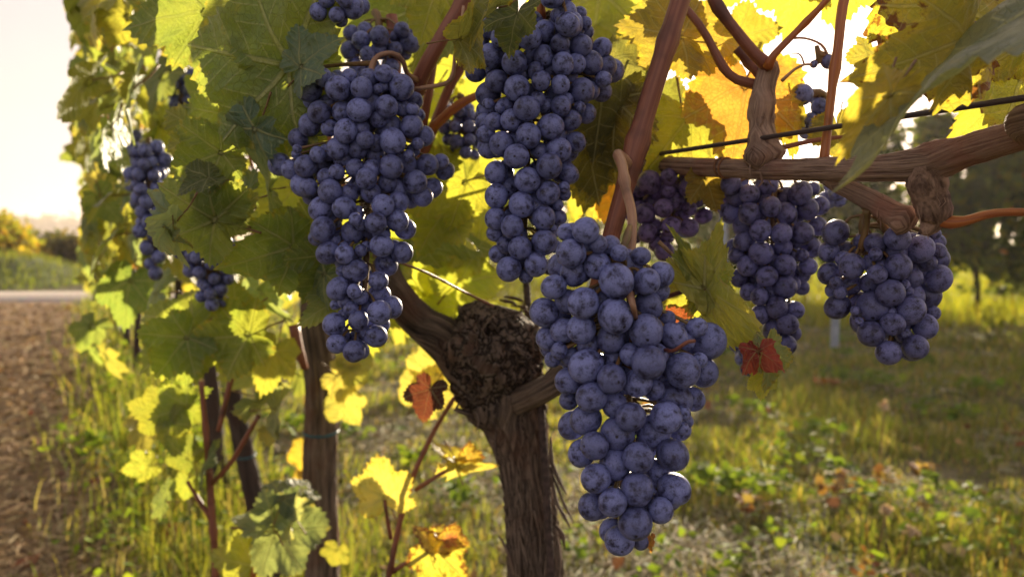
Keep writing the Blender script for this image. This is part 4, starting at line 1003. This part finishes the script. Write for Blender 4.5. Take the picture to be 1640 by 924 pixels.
F1 = [(750,35,55),(730,180,50),(815,155,45),(850,240,45),(935,245,45),(930,60,45),(740,270,45),(820,355,45),(1060,40,40),(840,10,40),(780,320,35),(650,100,40),(640,160,30),
      (790,75,40,1),(870,125,45,1),(960,110,45,1),(1020,100,40,1),(690,290,30,1),(1000,190,40,1),(900,180,40,1),(690,110,40,1),(700,10,40,1),(880,60,40,1),(990,20,40,1),(770,240,40,1),(1080,130,40,1),(1120,60,40,1),(800,300,35,1)]
bF = traced([(780, 280, .3465, F1)], .62, back=.5, halfw=85, colf=lambda x, y: (1.05, .68, .72))  # purple tint paints the flare's reddening onto blue grapes
build_bunch(bF, P(1075, 250, .64), 'wide bunch of blue grapes, tinted purplish for flare, in deep shade under the arm behind the tan stem', 'grape bunches of the near row', lo=True)
s5 = .3246
bG = traced([(400, 0, s5, [(340,60,45),(430,75,40),(410,25,45),(510,40,55),(470,0,40),(380,0,40),(300,75,30,1),(550,30,45,1),(450,100,35,1)])], .53, back=.5, halfw=50)
build_bunch(bG, P(540, -30, .535), 'dark bunch cut by the top edge above the left bunch', 'grape bunches of the near row', lo=True)
bG2 = traced([(400, 0, s5, [(550,200,45),(490,250,45),(580,270,40),(640,180,50),(530,340,40),(790,215,50),(640,250,45),(750,150,40),(500,165,40,1),(570,150,40,1),(700,330,40,1),(600,330,45,1),(820,170,40,1),(760,260,40,1),(690,240,40,1)])], .62, back=.6, halfw=60)
build_bunch(bG2, P(600, 20, .64), 'shaded dark bunch behind the hooked stem of the left bunch', 'grape bunches of the near row', lo=True)
bH = traced([(400, 0, s5, [(960,630,34),(1015,625,30),(1030,550,34),(1085,570,32),(1080,625,32),(1020,700,38),(1085,690,32),(1065,755,32),(1110,640,30),(1000,750,28,1),(960,560,30,1),(1110,765,25,1),(1140,700,30),(1060,520,28,1),(1130,580,30,1),(1150,640,28,1),(980,690,30,1)])], .73, back=.6, halfw=35)
build_bunch(bH, P(735, 155, .74), 'small far bunch between the left bunch and the top centre bunch', 'grape bunches of the near row', lo=True)
bI = traced([(1180, 0, s5, [(320,468,57),(405,625,50),(620,715,60),(410,530,45,1),(540,740,45,1),(345,655,35,1),(300,600,40,1),(360,590,35,1)])], .60, back=.3, halfw=50)
build_bunch(bI, P(1300, 150, .61), 'few loose reddish grapes against the bright sky above the old arm', 'grape bunches of the near row', lo=True)
bI2 = traced([(1180, 0, s5, [(380,318,20),(450,305,36)])], .53, back=0, halfw=20)
build_bunch(bI2, P(1318, 85, .53), 'two tiny grapes on a thin tendril beside the sun', 'grape bunches of the near row', lo=True)
GN = 'grape bunches of the near row'
build_bunch(loose_bunch(690 + 195, -70, 905, 40, .50, 45, 20, 30), P(890, -90, .5), 'small bunch cut by the top edge above the top centre bunch', GN)
for a, lab in [((238, 240, 245, 430, .95, 34, 11.5, 70), 'slender blurred bunch low on the left canopy, right of the grey leaves'), ((330, 375, 345, 478, .88, 52, 11, 90), 'broad blurred bunch in shade above the lower left leaves'),
               ((215, 225, 222, 330, 1.25, 24, 9.5, 45), 'small blurred bunch at the left edge of the canopy'), ((432, 280, 434, 350, .80, 22, 11, 26), 'little dark bunch just left of the large left bunch'),
               ((290, 120, 290, 210, 1.3, 24, 10, 34), 'far blurred bunch high in the left canopy')]:
    build_bunch(loose_bunch(*a), P(a[0], a[1] - 12, a[4]), lab, GN, lo=True)

# ------------------------------------------------------------------ more vines of the near row, receding to the left
ROWV = [  # trunk path in picture px, depth, radius px
    ([(505, 1330, 1.36), (512, 1100, 1.36), (516, 924, 1.36), (512, 760, 1.36), (516, 640, 1.36), (508, 540, 1.36), (498, 440, 1.37), (495, 330, 1.38)], (30, 27, 25, 25, 24, 24, 16, 12), 'dark rough vine trunk standing left of the gnarled trunk, below the left bunch'),
    ([(446, 985, 2.02), (436, 924, 2.02), (408, 800, 2.02), (384, 690, 2.02), (368, 600, 2.02), (362, 470, 2.03), (355, 350, 2.03)], (19, 17, 14.5, 14, 14, 9, 7), 'slanting blurred vine trunk, third from the front, with a blue tie'),
    ([(352, 800, 2.85), (346, 700, 2.85), (336, 590, 2.85), (330, 460, 2.85), (326, 350, 2.85)], (13, 12, 11.5, 7, 5), 'blurred vine trunk, fourth along the receding row'),
    ([(315, 690, 3.7), (302, 620, 3.7), (288, 550, 3.7), (286, 460, 3.7), (284, 370, 3.7)], (10, 9.5, 9, 6, 4), 'thin blurred vine trunk, fifth along the receding row'),
    ([(270, 645, 4.5), (264, 590, 4.5), (256, 530, 4.5), (254, 450, 4.5), (254, 380, 4.5)], (8.5, 8, 7, 5, 4), 'thin blurred vine trunk, sixth along the receding row'),
]
def rowx(D): return 820 + F * (.465 / D - .556)
D_ = 5.35
for lab in ('seventh vine of the receding row, mostly leaves', 'eighth vine of the receding row, mostly leaves', 'ninth vine of the receding row near its far end', 'vine at the far end of the receding row by the gravel track'):
    x = rowx(D_); g = 375 + F * .95 / D_
    ROWV.append(([(x, g + 4, D_), (x - 2, g - 50, D_), (x, g - 95, D_), (x, 400, D_)], (7, 6, 5, 3), lab)); D_ += .95
vines = [V0]
for pts, rr, lab in ROWV:
    w_ = [P(*q) for q in pts]; w_[0].z = -.03
    r_ = vine_root(w_[0], lab); D = pts[0][2]
    near = D < 2.5
    v, f, u = tube(w_, [a * D / F for a in rr], .006 if near else .02, 64 if near else 20, bark_disp(rnd.random() * 9, .17, 2.4), seed=rnd.random() * 5)
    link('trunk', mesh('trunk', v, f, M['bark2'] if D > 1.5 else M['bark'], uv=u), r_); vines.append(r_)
    for sgn in (-1, 1):                                  # arms along the wire
        a0 = w_[-2]; e = rowpt(0, 0, 0) - rowpt(1, 0, 0)
        v, f, u = tube([a0, a0 + e * .12 * sgn + Vector((0, 0, .07)), a0 + e * .33 * sgn + Vector((0, 0, .09))], [.009, .008, .006], .02, 14, bark_disp(3, .1), seed=1)
        link('arm', mesh('arm', v, f, M['bark2'], uv=u), r_)
    for _ in range(5 if near else 4):
        b0 = a0 + (rowpt(0, 0, 0) - rowpt(1, 0, 0)) * rnd.uniform(-.35, .35) + Vector((0, 0, .08)); n_x = Vector((-.874, -.486, 0)) * rnd.uniform(-.12, .12)
        v, f, u = tube([b0, b0 + n_x + Vector((0, 0, .35)), b0 + n_x * 1.4 + Vector((0, 0, .75)), b0 + n_x * 1.8 + Vector((rnd.uniform(-.1, .1), 0, 1.15))], [.0052, .0046, .004, .0025], .03, 8, seed=rnd.random())
        link('cane', mesh('cane', v, f, CA, uv=u), r_)
    if 1.5 < D < 2.5 or D < 1.4:
        for yy in ((690,) if D < 1.4 else (728, 615)):
            tt = [w_[i] for i in range(len(w_))]
            px_ = np.interp(yy, [q[1] for q in pts][::-1], [q[0] for q in pts][::-1]); c = P(px_, yy, D); rr_ = (27 if D < 1.4 else 16.5) * D / F
            v, f, u = tube([c + Vector((math.cos(t) * rr_, math.sin(t) * rr_, .003 * math.sin(t))) for t in np.linspace(0, 6.283, 18)], [.0022] * 18, .01, 6)
            tag(link('plastic_tie', mesh('plastic_tie', v, f, M['blue_tie'])), {690: 'blue green tie round the dark trunk left of the gnarled one', 728: 'lower blue green tie round the slanting third trunk', 615: 'upper blue green tie round the slanting third trunk'}[yy], 'tie')

# hand-placed leaves of the front vine
def brighter(c): return tuple(min(.5, x * 1.25) for x in c) if max(c) < .2 and c not in (G1, G2, GB, GY, DG) else c
def L(px, py, D, s_, ang, col=G1, *a, **k): return leaf(V0, px, py, D, s_ * (.80 if py > 560 else .84 if px < 560 else .92), ang, brighter(col), *a, **k)
H = HI
# big leaves at the upper left
L(463, 106, .55, 262, 166, (.100, .125, .022), 14, tilt=-12, rollv=-14, me=H[0])
L(470, 98, .57, 150, 108, (.105, .125, .024), 12, tilt=18, rollv=10, me=H[3])
L(482, 108, .535, 98, 40, GB, 8, tilt=30, rollv=-25, me=H[2])
L(705, 6, .68, 160, 196, (.080, .110, .020), 10, tilt=22, rollv=12, me=H[4])
L(640, -30, .69, 150, 215, DG, 8, tilt=20, me=H[1])
L(330, 20, .66, 150, 185, (.07, .10, .02), 10, tilt=10, me=H[1])
L(430, -30, .60, 150, 220, (.075, .095, .02), 14, tilt=20, me=H[4])
L(395, 190, .65, 120, 172, G2, 10, tilt=12, rollv=-10, me=H[4])
L(478, 176, .62, 132, 186, (.075, .105, .015), 14, tilt=16, rollv=8, me=H[0])
L(470, 205, .64, 110, 215, (.10, .12, .015), 14, tilt=8, rollv=28, me=H[2])
L(408, 206, .56, 118, 238, (.085, .135, .095), 6, tilt=-28, rollv=22, me=H[3])
L(355, 245, .60, 105, 200, (.09, .115, .02), 16, tilt=10, me=H[5])
L(330, 215, .66, 100, 150, (.085, .105, .015), 12, tilt=0, me=H[0])
L(345, 353, .60, 135, 150, (.105, .135, .030), 8, tilt=6, rollv=-12, me=H[0])
L(350, 345, .60, 92, 75, (.10, .13, .04), 8, tilt=18, me=H[4])
L(335, 285, .58, 66, 200, DG, 8, tilt=30, rollv=40, me=H[2])
L(283, 352, .57, 108, 246, (.12, .165, .125), 10, tilt=-22, rollv=55, me=CURL[2])
L(275, 372, .565, 62, 258, (.12, .16, .12), 30, tilt=-30, rollv=20, me=CURL[0])
L(395, 318, .64, 92, 200, GB, 6, tilt=-38, rollv=40, me=H[2])
L(432, 305, .66, 75, 195, GB, 8, tilt=-50, me=H[1])
L(470, 395, .62, 120, 205, (.080, .110, .018), 12, tilt=26, rollv=-18, me=H[3])
L(505, 372, .63, 110, 225, (.09, .12, .015), 10, tilt=15, me=H[5])
L(470, 300, .74, 105, 240, (.22, .23, .025), 8, tilt=12, rollv=-20, me=H[0])
L(460, 360, .78, 90, 220, (.20, .22, .02), 10, tilt=10, me=H[4])
L(520, 438, .60, 100, 222, (.075, .115, .060), 10, tilt=-12, rollv=28, me=H[3])
L(535, 405, .61, 110, 245, G2, 8, tilt=10, rollv=-30, me=H[5])
L(545, 480, .60, 75, 200, (.11, .14, .03), 12, tilt=30, rollv=30, me=H[1])
L(520, 150, .63, 90, 200, GY, 10, tilt=0, me=H[1])
L(500, 120, .66, 80, 150, YE, 10, me=H[2])
# lower left clump
L(312, 528, .92, 130, 212, (.12, .15, .022), 8, tilt=12, rollv=10, me=H[4])
L(380, 512, .95, 110, 205, (.095, .13, .018), 12, tilt=18, rollv=-12, me=H[0])
L(398, 536, .90, 112, 188, (.11, .13, .015), 22, tilt=20, rollv=-10, me=H[2])
L(250, 470, 1.0, 90, 200, GB, 8, tilt=-30, rollv=30, me=H[1])
L(300, 540, .90, 100, 230, (.09, .13, .018), 10, tilt=8, me=H[5])
L(376, 540, .94, 96, 248, (.17, .20, .02), 8, tilt=0, rollv=20, me=H[0])
L(210, 450, 1.15, 90, 255, G2, 8, tilt=10, me=H[4])
L(440, 560, 1.0, 80, 250, GY, 10, tilt=14, me=H[1])
L(420, 470, 1.0, 90, 270, GB, 10, tilt=-30, rollv=30, me=H[3])
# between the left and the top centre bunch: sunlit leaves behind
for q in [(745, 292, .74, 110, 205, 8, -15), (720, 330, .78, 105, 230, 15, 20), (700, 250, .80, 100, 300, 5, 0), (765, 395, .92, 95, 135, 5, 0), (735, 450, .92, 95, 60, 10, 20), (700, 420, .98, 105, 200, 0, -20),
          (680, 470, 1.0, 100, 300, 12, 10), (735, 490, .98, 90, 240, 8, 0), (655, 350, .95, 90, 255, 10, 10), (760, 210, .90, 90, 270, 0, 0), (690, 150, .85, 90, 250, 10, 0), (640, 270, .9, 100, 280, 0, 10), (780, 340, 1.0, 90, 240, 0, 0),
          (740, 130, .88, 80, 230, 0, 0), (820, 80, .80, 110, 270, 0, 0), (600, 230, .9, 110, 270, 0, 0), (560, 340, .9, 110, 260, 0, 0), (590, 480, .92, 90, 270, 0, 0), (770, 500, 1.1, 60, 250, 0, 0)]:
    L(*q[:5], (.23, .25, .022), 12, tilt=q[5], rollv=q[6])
L(665, 380, .85, 110, 10, (.08, .12, .018), 10, tilt=20, rollv=-40, me=H[3])
L(720, 505, 1.0, 70, 230, (.10, .13, .02), 10, tilt=20, rollv=30)
L(715, 395, .97, 55, 160, RD, 60, tilt=10, me=H[2])
L(740, 350, .8, 90, 260, PALE, 25, tilt=-35, rollv=30, me=CURL[2])
# pale and yellow leaves by the head
L(700, 600, 1.25, 84, 100, YE, 10, tilt=8, me=H[0]); L(668, 640, 1.25, 80, 60, YE, 10, tilt=20, rollv=-10, me=H[4]); L(745, 640, 1.2, 60, 70, YE, 6, me=H[1])
L(690, 622, .78, 66, 250, (.030, .002, .005), 0, tilt=15, rollv=25, me=H[5])
# top of the picture
L(735, 62, .45, 88, 30, (.10, .095, .025), 34, tilt=-25, rollv=35, me=CURL[2]); L(800, 10, .44, 110, 205, (.085, .09, .035), 35, tilt=-15, rollv=40, me=CURL[2])
L(830, 20, .47, 75, 250, DG, 10, tilt=10, rollv=30)
L(700, -20, .58, 95, 250, GY, 10)
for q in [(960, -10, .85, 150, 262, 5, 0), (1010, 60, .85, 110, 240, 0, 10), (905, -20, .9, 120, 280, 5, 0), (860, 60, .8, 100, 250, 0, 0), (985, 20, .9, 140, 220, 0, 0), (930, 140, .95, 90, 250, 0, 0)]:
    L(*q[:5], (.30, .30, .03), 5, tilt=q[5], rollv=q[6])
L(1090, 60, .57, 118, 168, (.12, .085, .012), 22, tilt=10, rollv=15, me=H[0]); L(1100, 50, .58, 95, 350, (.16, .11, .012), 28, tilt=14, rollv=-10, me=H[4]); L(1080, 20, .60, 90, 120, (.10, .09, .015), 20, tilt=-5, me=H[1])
L(1195, 135, .60, 150, 258, (.25, .065, .010), 30, tilt=12, rollv=10, me=H[0]);  # orange-brown here is the warm lens flare put into the leaf colour
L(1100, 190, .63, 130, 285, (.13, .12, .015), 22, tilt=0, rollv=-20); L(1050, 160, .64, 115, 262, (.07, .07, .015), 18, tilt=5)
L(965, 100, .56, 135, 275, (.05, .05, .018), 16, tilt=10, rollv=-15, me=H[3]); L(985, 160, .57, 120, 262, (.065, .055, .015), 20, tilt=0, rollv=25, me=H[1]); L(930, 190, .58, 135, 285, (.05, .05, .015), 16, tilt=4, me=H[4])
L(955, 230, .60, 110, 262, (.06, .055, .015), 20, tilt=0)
L(985, 265, .68, 75, 225, (.40, .24, .015), 16, tilt=0, me=H[0]); L(955, 315, .72, 72, 45, (.42, .22, .012), 18, tilt=10); L(978, 290, .70, 80, 268, (.40, .20, .012), 18, tilt=20, me=H[2])
L(1130, 285, .60, 60, 290, (.20, .13, .02), 18, tilt=10, me=H[5])
# the drooping green leaf between the front and the shaded bunch
L(1122, 458, .425, 140, 117, (.13, .15, .022), 12, tilt=12, rollv=22, me=SPIKE[1]); L(1130, 458, .42, 138, 80, (.16, .175, .025), 14, tilt=10, rollv=-20, me=SPIKE[1])
L(1124, 452, .44, 78, 205, (.24, .25, .03), 12, tilt=6, rollv=0, me=H[4]); L(1134, 455, .44, 60, 280, (.22, .24, .028), 14, tilt=14, rollv=20, me=H[0]); L(1130, 440, .45, 62, 60, (.24, .25, .03), 10)  # greens brightened so the colour itself holds the backlight
L(1128, 462, .42, 205, 309, (.24, .24, .035), 16, tilt=4, rollv=12, me=SPIKE[1])
L(1228, 558, .415, 78, 283, (.11, .14, .045), 26, tilt=10, rollv=-42, me=H[2]); L(1214, 562, .404, 60, 262, (.30, .010, .016), 6, tilt=24, rollv=40, me=CURL[1]); L(1222, 602, .42, 44, 268, (.26, .27, .03), 12, tilt=16, me=H[4])
L(1092, 492, .45, 36, 250, (.10, .004, .010), 6, tilt=20, rollv=30, me=H[2]); L(1042, 862, .395, 32, 262, (.45, .13, .02), 10, tilt=10, rollv=30, me=CURL[3])
# right edge: leaves of the old arm
K = lambda *a, **k: leaf(V1, *a, **k)
K(1535, 15, .40, 180, 236, (.22, .20, .025), 52, tilt=14, rollv=-12, me=H[0]); K(1500, -20, .42, 135, 262, (.24, .22, .025), 44, tilt=5, rollv=10, me=H[4])
K(1545, 60, .36, 150, 215, (.20, .18, .03), 36, tilt=24, rollv=-30, me=H[3])
_a, _b = P(1672, 2, .33), P(1322, 245, .285)
_t = (_b - _a).normalized(); _v = ((_a + _b) / 2 - C0).normalized(); _n = _v.cross(_t).normalized()
put_leaf(V1, EDGE, _a, _t, Matrix.Rotation(math.radians(-6), 3, _t) @ _n, (_b - _a).length * 1.02, (.13, .15, .105), 8)
K(1428, 150, .31, 135, 226, (.30, .22, .02), 26, tilt=4, rollv=25, me=CURL[3]); K(1425, 150, .33, 105, 238, (.24, .20, .02), 34, tilt=8, rollv=-28, me=CURL[3])
K(1640, 118, .50, 150, 188, (.26, .26, .028), 30, tilt=10, rollv=12, me=H[0]); K(1655, 60, .49, 120, 165, (.27, .25, .03), 42, tilt=10, rollv=-10, me=H[4]); K(1610, 150, .52, 90, 230, (.25, .26, .03), 26, tilt=0, me=H[1])
K(1600, 20, .52, 120, 210, (.28, .26, .03), 40, tilt=5, me=H[3]); K(1500, -30, .6, 110, 280, YE, 30)
K(1285, -45, .62, 88, 262, (.33, .31, .03), 14, tilt=0, me=H[1]); K(1345, -45, .60, 92, 265, (.32, .30, .03), 16, tilt=10, me=H[0]); K(1205, -60, .62, 70, 240, (.30, .30, .03), 14, tilt=0); K(1180, 60, .60, 70, 10, (.24, .18, .02), 20, tilt=30)
K(1268, 175, .60, 82, 262, (.25, .17, .015), 30, tilt=10, rollv=35, me=CURL[3]); K(1340, 200, .55, 60, 270, (.10, .09, .02), 30, rollv=40, me=H[2]); K(1400, 90, .5, 60, 240, (.16, .15, .03), 30, tilt=20)

# shoots near the ground with their own leaves
def low(parent, pts, mat=CA): cane('shoot', parent, pts, mat, step=.01, seg=10)
low(V0, [(600, 1010, .93, 5), (622, 924, .92, 5), (652, 790, .92, 4.6), (690, 700, .92, 4), (728, 636, .9, 3.2)]); low(V0, [(626, 862, .92, 3.6), (620, 830, .91, 3.2), (616, 800, .91, 3)]); low(V0, [(666, 784, .92, 3.6), (700, 762, .9, 3.4), (730, 746, .9, 3)])
low(V0, [(628, 915, .92, 4), (660, 895, .91, 3.5), (692, 878, .90, 3)])
L(616, 798, .91, 92, 100, (.34, .29, .07), 34, tilt=14, rollv=-6, me=H[0])
L(730, 744, .89, 68, 118, (.40, .30, .05), 46, tilt=-10, rollv=62, me=CURL[2]); L(732, 746, .89, 86, 318, (.34, .30, .09), 40, tilt=10, rollv=60, me=CURL[0]); L(745, 738, .89, 44, 20, (.42, .17, .03), 56, tilt=20, rollv=40, me=CURL[1])
L(692, 878, .90, 60, 112, (.42, .20, .04), 60, tilt=0, rollv=55, me=CURL[2]); L(694, 880, .90, 90, 320, (.38, .30, .03), 50, tilt=8, rollv=-20, me=H[4]); L(715, 868, .9, 48, 10, (.25, .04, .03), 60, tilt=30, rollv=30, me=CURL[1])
W1 = vines[1]
low(W1, [(330, 1000, 1.12, 6), (345, 924, 1.12, 6), (338, 800, 1.12, 6), (330, 700, 1.12, 5), (322, 610, 1.12, 4)]); low(W1, [(405, 924, 1.08, 5), (420, 870, 1.08, 5), (437, 848, 1.08, 4.5), (434, 800, 1.08, 3)], ORG); low(W1, [(338, 776, 1.12, 4), (370, 740, 1.1, 4), (415, 665, 1.08, 3.5)])
low(W1, [(338, 830, 1.12, 4), (318, 800, 1.12, 4), (300, 770, 1.12, 3)]); low(W1, [(470, 520, 1.15, 9), (478, 560, 1.15, 8), (488, 590, 1.16, 6)]); low(W1, [(350, 690, 1.1, 4), (372, 600, 1.1, 5), (384, 560, 1.1, 5)])
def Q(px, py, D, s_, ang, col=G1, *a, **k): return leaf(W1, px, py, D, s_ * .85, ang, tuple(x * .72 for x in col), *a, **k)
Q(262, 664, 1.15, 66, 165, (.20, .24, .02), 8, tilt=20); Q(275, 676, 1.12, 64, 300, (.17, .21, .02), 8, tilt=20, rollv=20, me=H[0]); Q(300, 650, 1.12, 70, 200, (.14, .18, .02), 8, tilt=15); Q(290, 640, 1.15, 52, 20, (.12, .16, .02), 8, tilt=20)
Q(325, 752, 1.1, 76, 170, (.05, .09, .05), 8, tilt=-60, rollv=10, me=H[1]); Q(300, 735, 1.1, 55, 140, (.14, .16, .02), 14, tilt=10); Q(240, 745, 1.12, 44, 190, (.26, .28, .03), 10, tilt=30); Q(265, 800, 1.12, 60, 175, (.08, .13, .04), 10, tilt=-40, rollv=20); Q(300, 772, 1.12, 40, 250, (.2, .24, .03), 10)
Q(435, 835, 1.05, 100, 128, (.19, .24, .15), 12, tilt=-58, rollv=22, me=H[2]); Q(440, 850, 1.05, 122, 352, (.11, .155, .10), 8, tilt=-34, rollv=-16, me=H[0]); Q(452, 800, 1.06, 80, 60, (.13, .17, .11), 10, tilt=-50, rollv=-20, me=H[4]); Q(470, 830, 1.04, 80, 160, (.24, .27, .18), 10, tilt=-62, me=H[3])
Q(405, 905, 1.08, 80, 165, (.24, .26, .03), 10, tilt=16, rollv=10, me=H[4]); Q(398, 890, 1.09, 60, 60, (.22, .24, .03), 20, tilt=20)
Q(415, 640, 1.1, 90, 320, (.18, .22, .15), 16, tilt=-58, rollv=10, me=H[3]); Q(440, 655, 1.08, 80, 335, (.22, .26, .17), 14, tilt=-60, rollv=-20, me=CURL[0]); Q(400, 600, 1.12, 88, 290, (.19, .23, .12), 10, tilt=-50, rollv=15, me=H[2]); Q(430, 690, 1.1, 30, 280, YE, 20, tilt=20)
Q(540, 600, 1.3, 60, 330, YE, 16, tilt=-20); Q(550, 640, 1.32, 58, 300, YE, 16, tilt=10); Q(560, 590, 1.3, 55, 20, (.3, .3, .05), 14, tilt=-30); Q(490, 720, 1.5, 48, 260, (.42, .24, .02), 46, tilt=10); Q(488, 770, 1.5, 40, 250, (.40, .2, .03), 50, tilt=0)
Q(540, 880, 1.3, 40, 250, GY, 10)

# leaves scattered through the canopy
GREENS = [G1, G2, (.12, .14, .022), GB, (.09, .13, .06), GY, DG, (.16, .165, .025), GY]
def allow(px, py, D):
    if D < (.95 if px < 480 and py > -40 else .62): return 0
    for bx, by, bD, br in ((240, 335, .95, 70), (337, 425, .9, 66), (218, 280, 1.25, 50), (433, 315, .8, 35)):
        if D < bD + .02 and abs(px - bx) < br * .75 and abs(py - by) < br * 1.2: return 0
    if px < 130 + 16 * mn.noise(Vector((py * .03, 1, D))) + (10 if py > 250 else 0): return 0
    if px < 480:
        lim = 455 + 25 * mn.noise(Vector((px * .02, 2, 0)))
        if D < 1.0 and rnd.random() < .5: return 0
        return 1 if py < lim else (.04 if py < lim + 140 and D > 1.2 else 0)
    if D < .85: return .0 if 480 < px < 1700 and py > -40 else .5
    if px < 1000: return .8 if py < 380 else (.22 if py < 520 and px < 780 else 0)
    return .12 if py < 60 else 0
def canopy(root, s0, s1, n, meshes, zmin=.74, zmax=2.15, pmax=.39, cols=GREENS, bias=.5):
    c = 0; t = 0
    while c < n and t < n * 40:
        t += 1
        s = rnd.uniform(s0, s1); side = 1 if rnd.random() < bias + .25 else -1
        p = side * abs(rnd.triangular(0, pmax, pmax * .95)); z = zmin + (zmax - zmin) * rnd.random() ** 1.15
        q = rowpt(s, p, z); px, py, D = proj(q)
        if D < .3 or rnd.random() > allow(px, py, D) or q.length < 0: continue
        size = rnd.uniform(.047, .080)
        nrm = Vector((-.874 * side, -.486 * side, 0)) + Vector((rnd.gauss(0, .55), rnd.gauss(0, .55), rnd.uniform(-.2, .9)))
        tip = Vector((rnd.gauss(0, .5), rnd.gauss(0, .5), -1.0)) + Vector((-.874, -.486, 0)) * side * .4
        col = rnd.choice(cols); br = rnd.choice([0, 6, 10, 14, 20, 34])
        if rnd.random() < .07: col, br = rnd.choice([YE, YE, OR, (.35, .3, .03)]), 30
        put_leaf(root, rnd.choice(meshes), q, tip, nrm, size, col, br); c += 1
canopy(V0, .62, 1.30, 46, HI + LO)
sc_ = [q[0][0][2] * 1.144 for q in ROWV]
for i, r_ in enumerate(vines[1:]):
    s = proj(r_.location + Vector((0, 0, 1)))[2] * 1.144; hw = .50
    canopy(r_, s - hw, s + hw, [230, 290, 290, 280, 250, 220, 190, 170, 160][i], LO if i < 2 else XLO if i > 2 else LO + XLO, pmax=.40)
# hanging low leaves lit by the sun along the underside of the canopy
for i, r_ in enumerate(vines[2:8]):
    for _ in range(8):
        s = proj(r_.location + Vector((0, 0, 1)))[2] * 1.144 + rnd.uniform(-.5, .5); q = rowpt(s, rnd.uniform(-.3, .38), rnd.uniform(.55, .80))
        put_leaf(r_, rnd.choice(LO), q, Vector((rnd.gauss(0, .5), rnd.gauss(0, .5), -1)), Vector((rnd.gauss(0, 1), rnd.gauss(0, 1), .4)), rnd.uniform(.04, .075), rnd.choice([(.2, .18, .04), G1, G2, G1, GY]), 14)

# ------------------------------------------------------------------ the hazy evening air
if HAZE:
    hz = [(-3000, -20, -6), (3000, -20, -6), (3000, 2500, -6), (-3000, 2500, -6), (-3000, -20, 26), (3000, -20, 26), (3000, 2500, 26), (-3000, 2500, 26)]
    me = bpy.data.meshes.new('haze'); me.from_pydata(hz, [], [(3, 2, 1, 0), (4, 5, 6, 7), (0, 1, 5, 4), (1, 2, 6, 5), (2, 3, 7, 6), (3, 0, 4, 7)])
    k = NT('haze'); pv = k.n('ShaderNodeVolumePrincipled', {'Color': (1.0, .90, .82, 1), 'Density': .0009, 'Anisotropy': .55})
    k.t.links.new(pv.outputs[0], k.out.inputs[1]); me.materials.append(k.m)
    o = link('haze', me); o['kind'] = 'stuff'
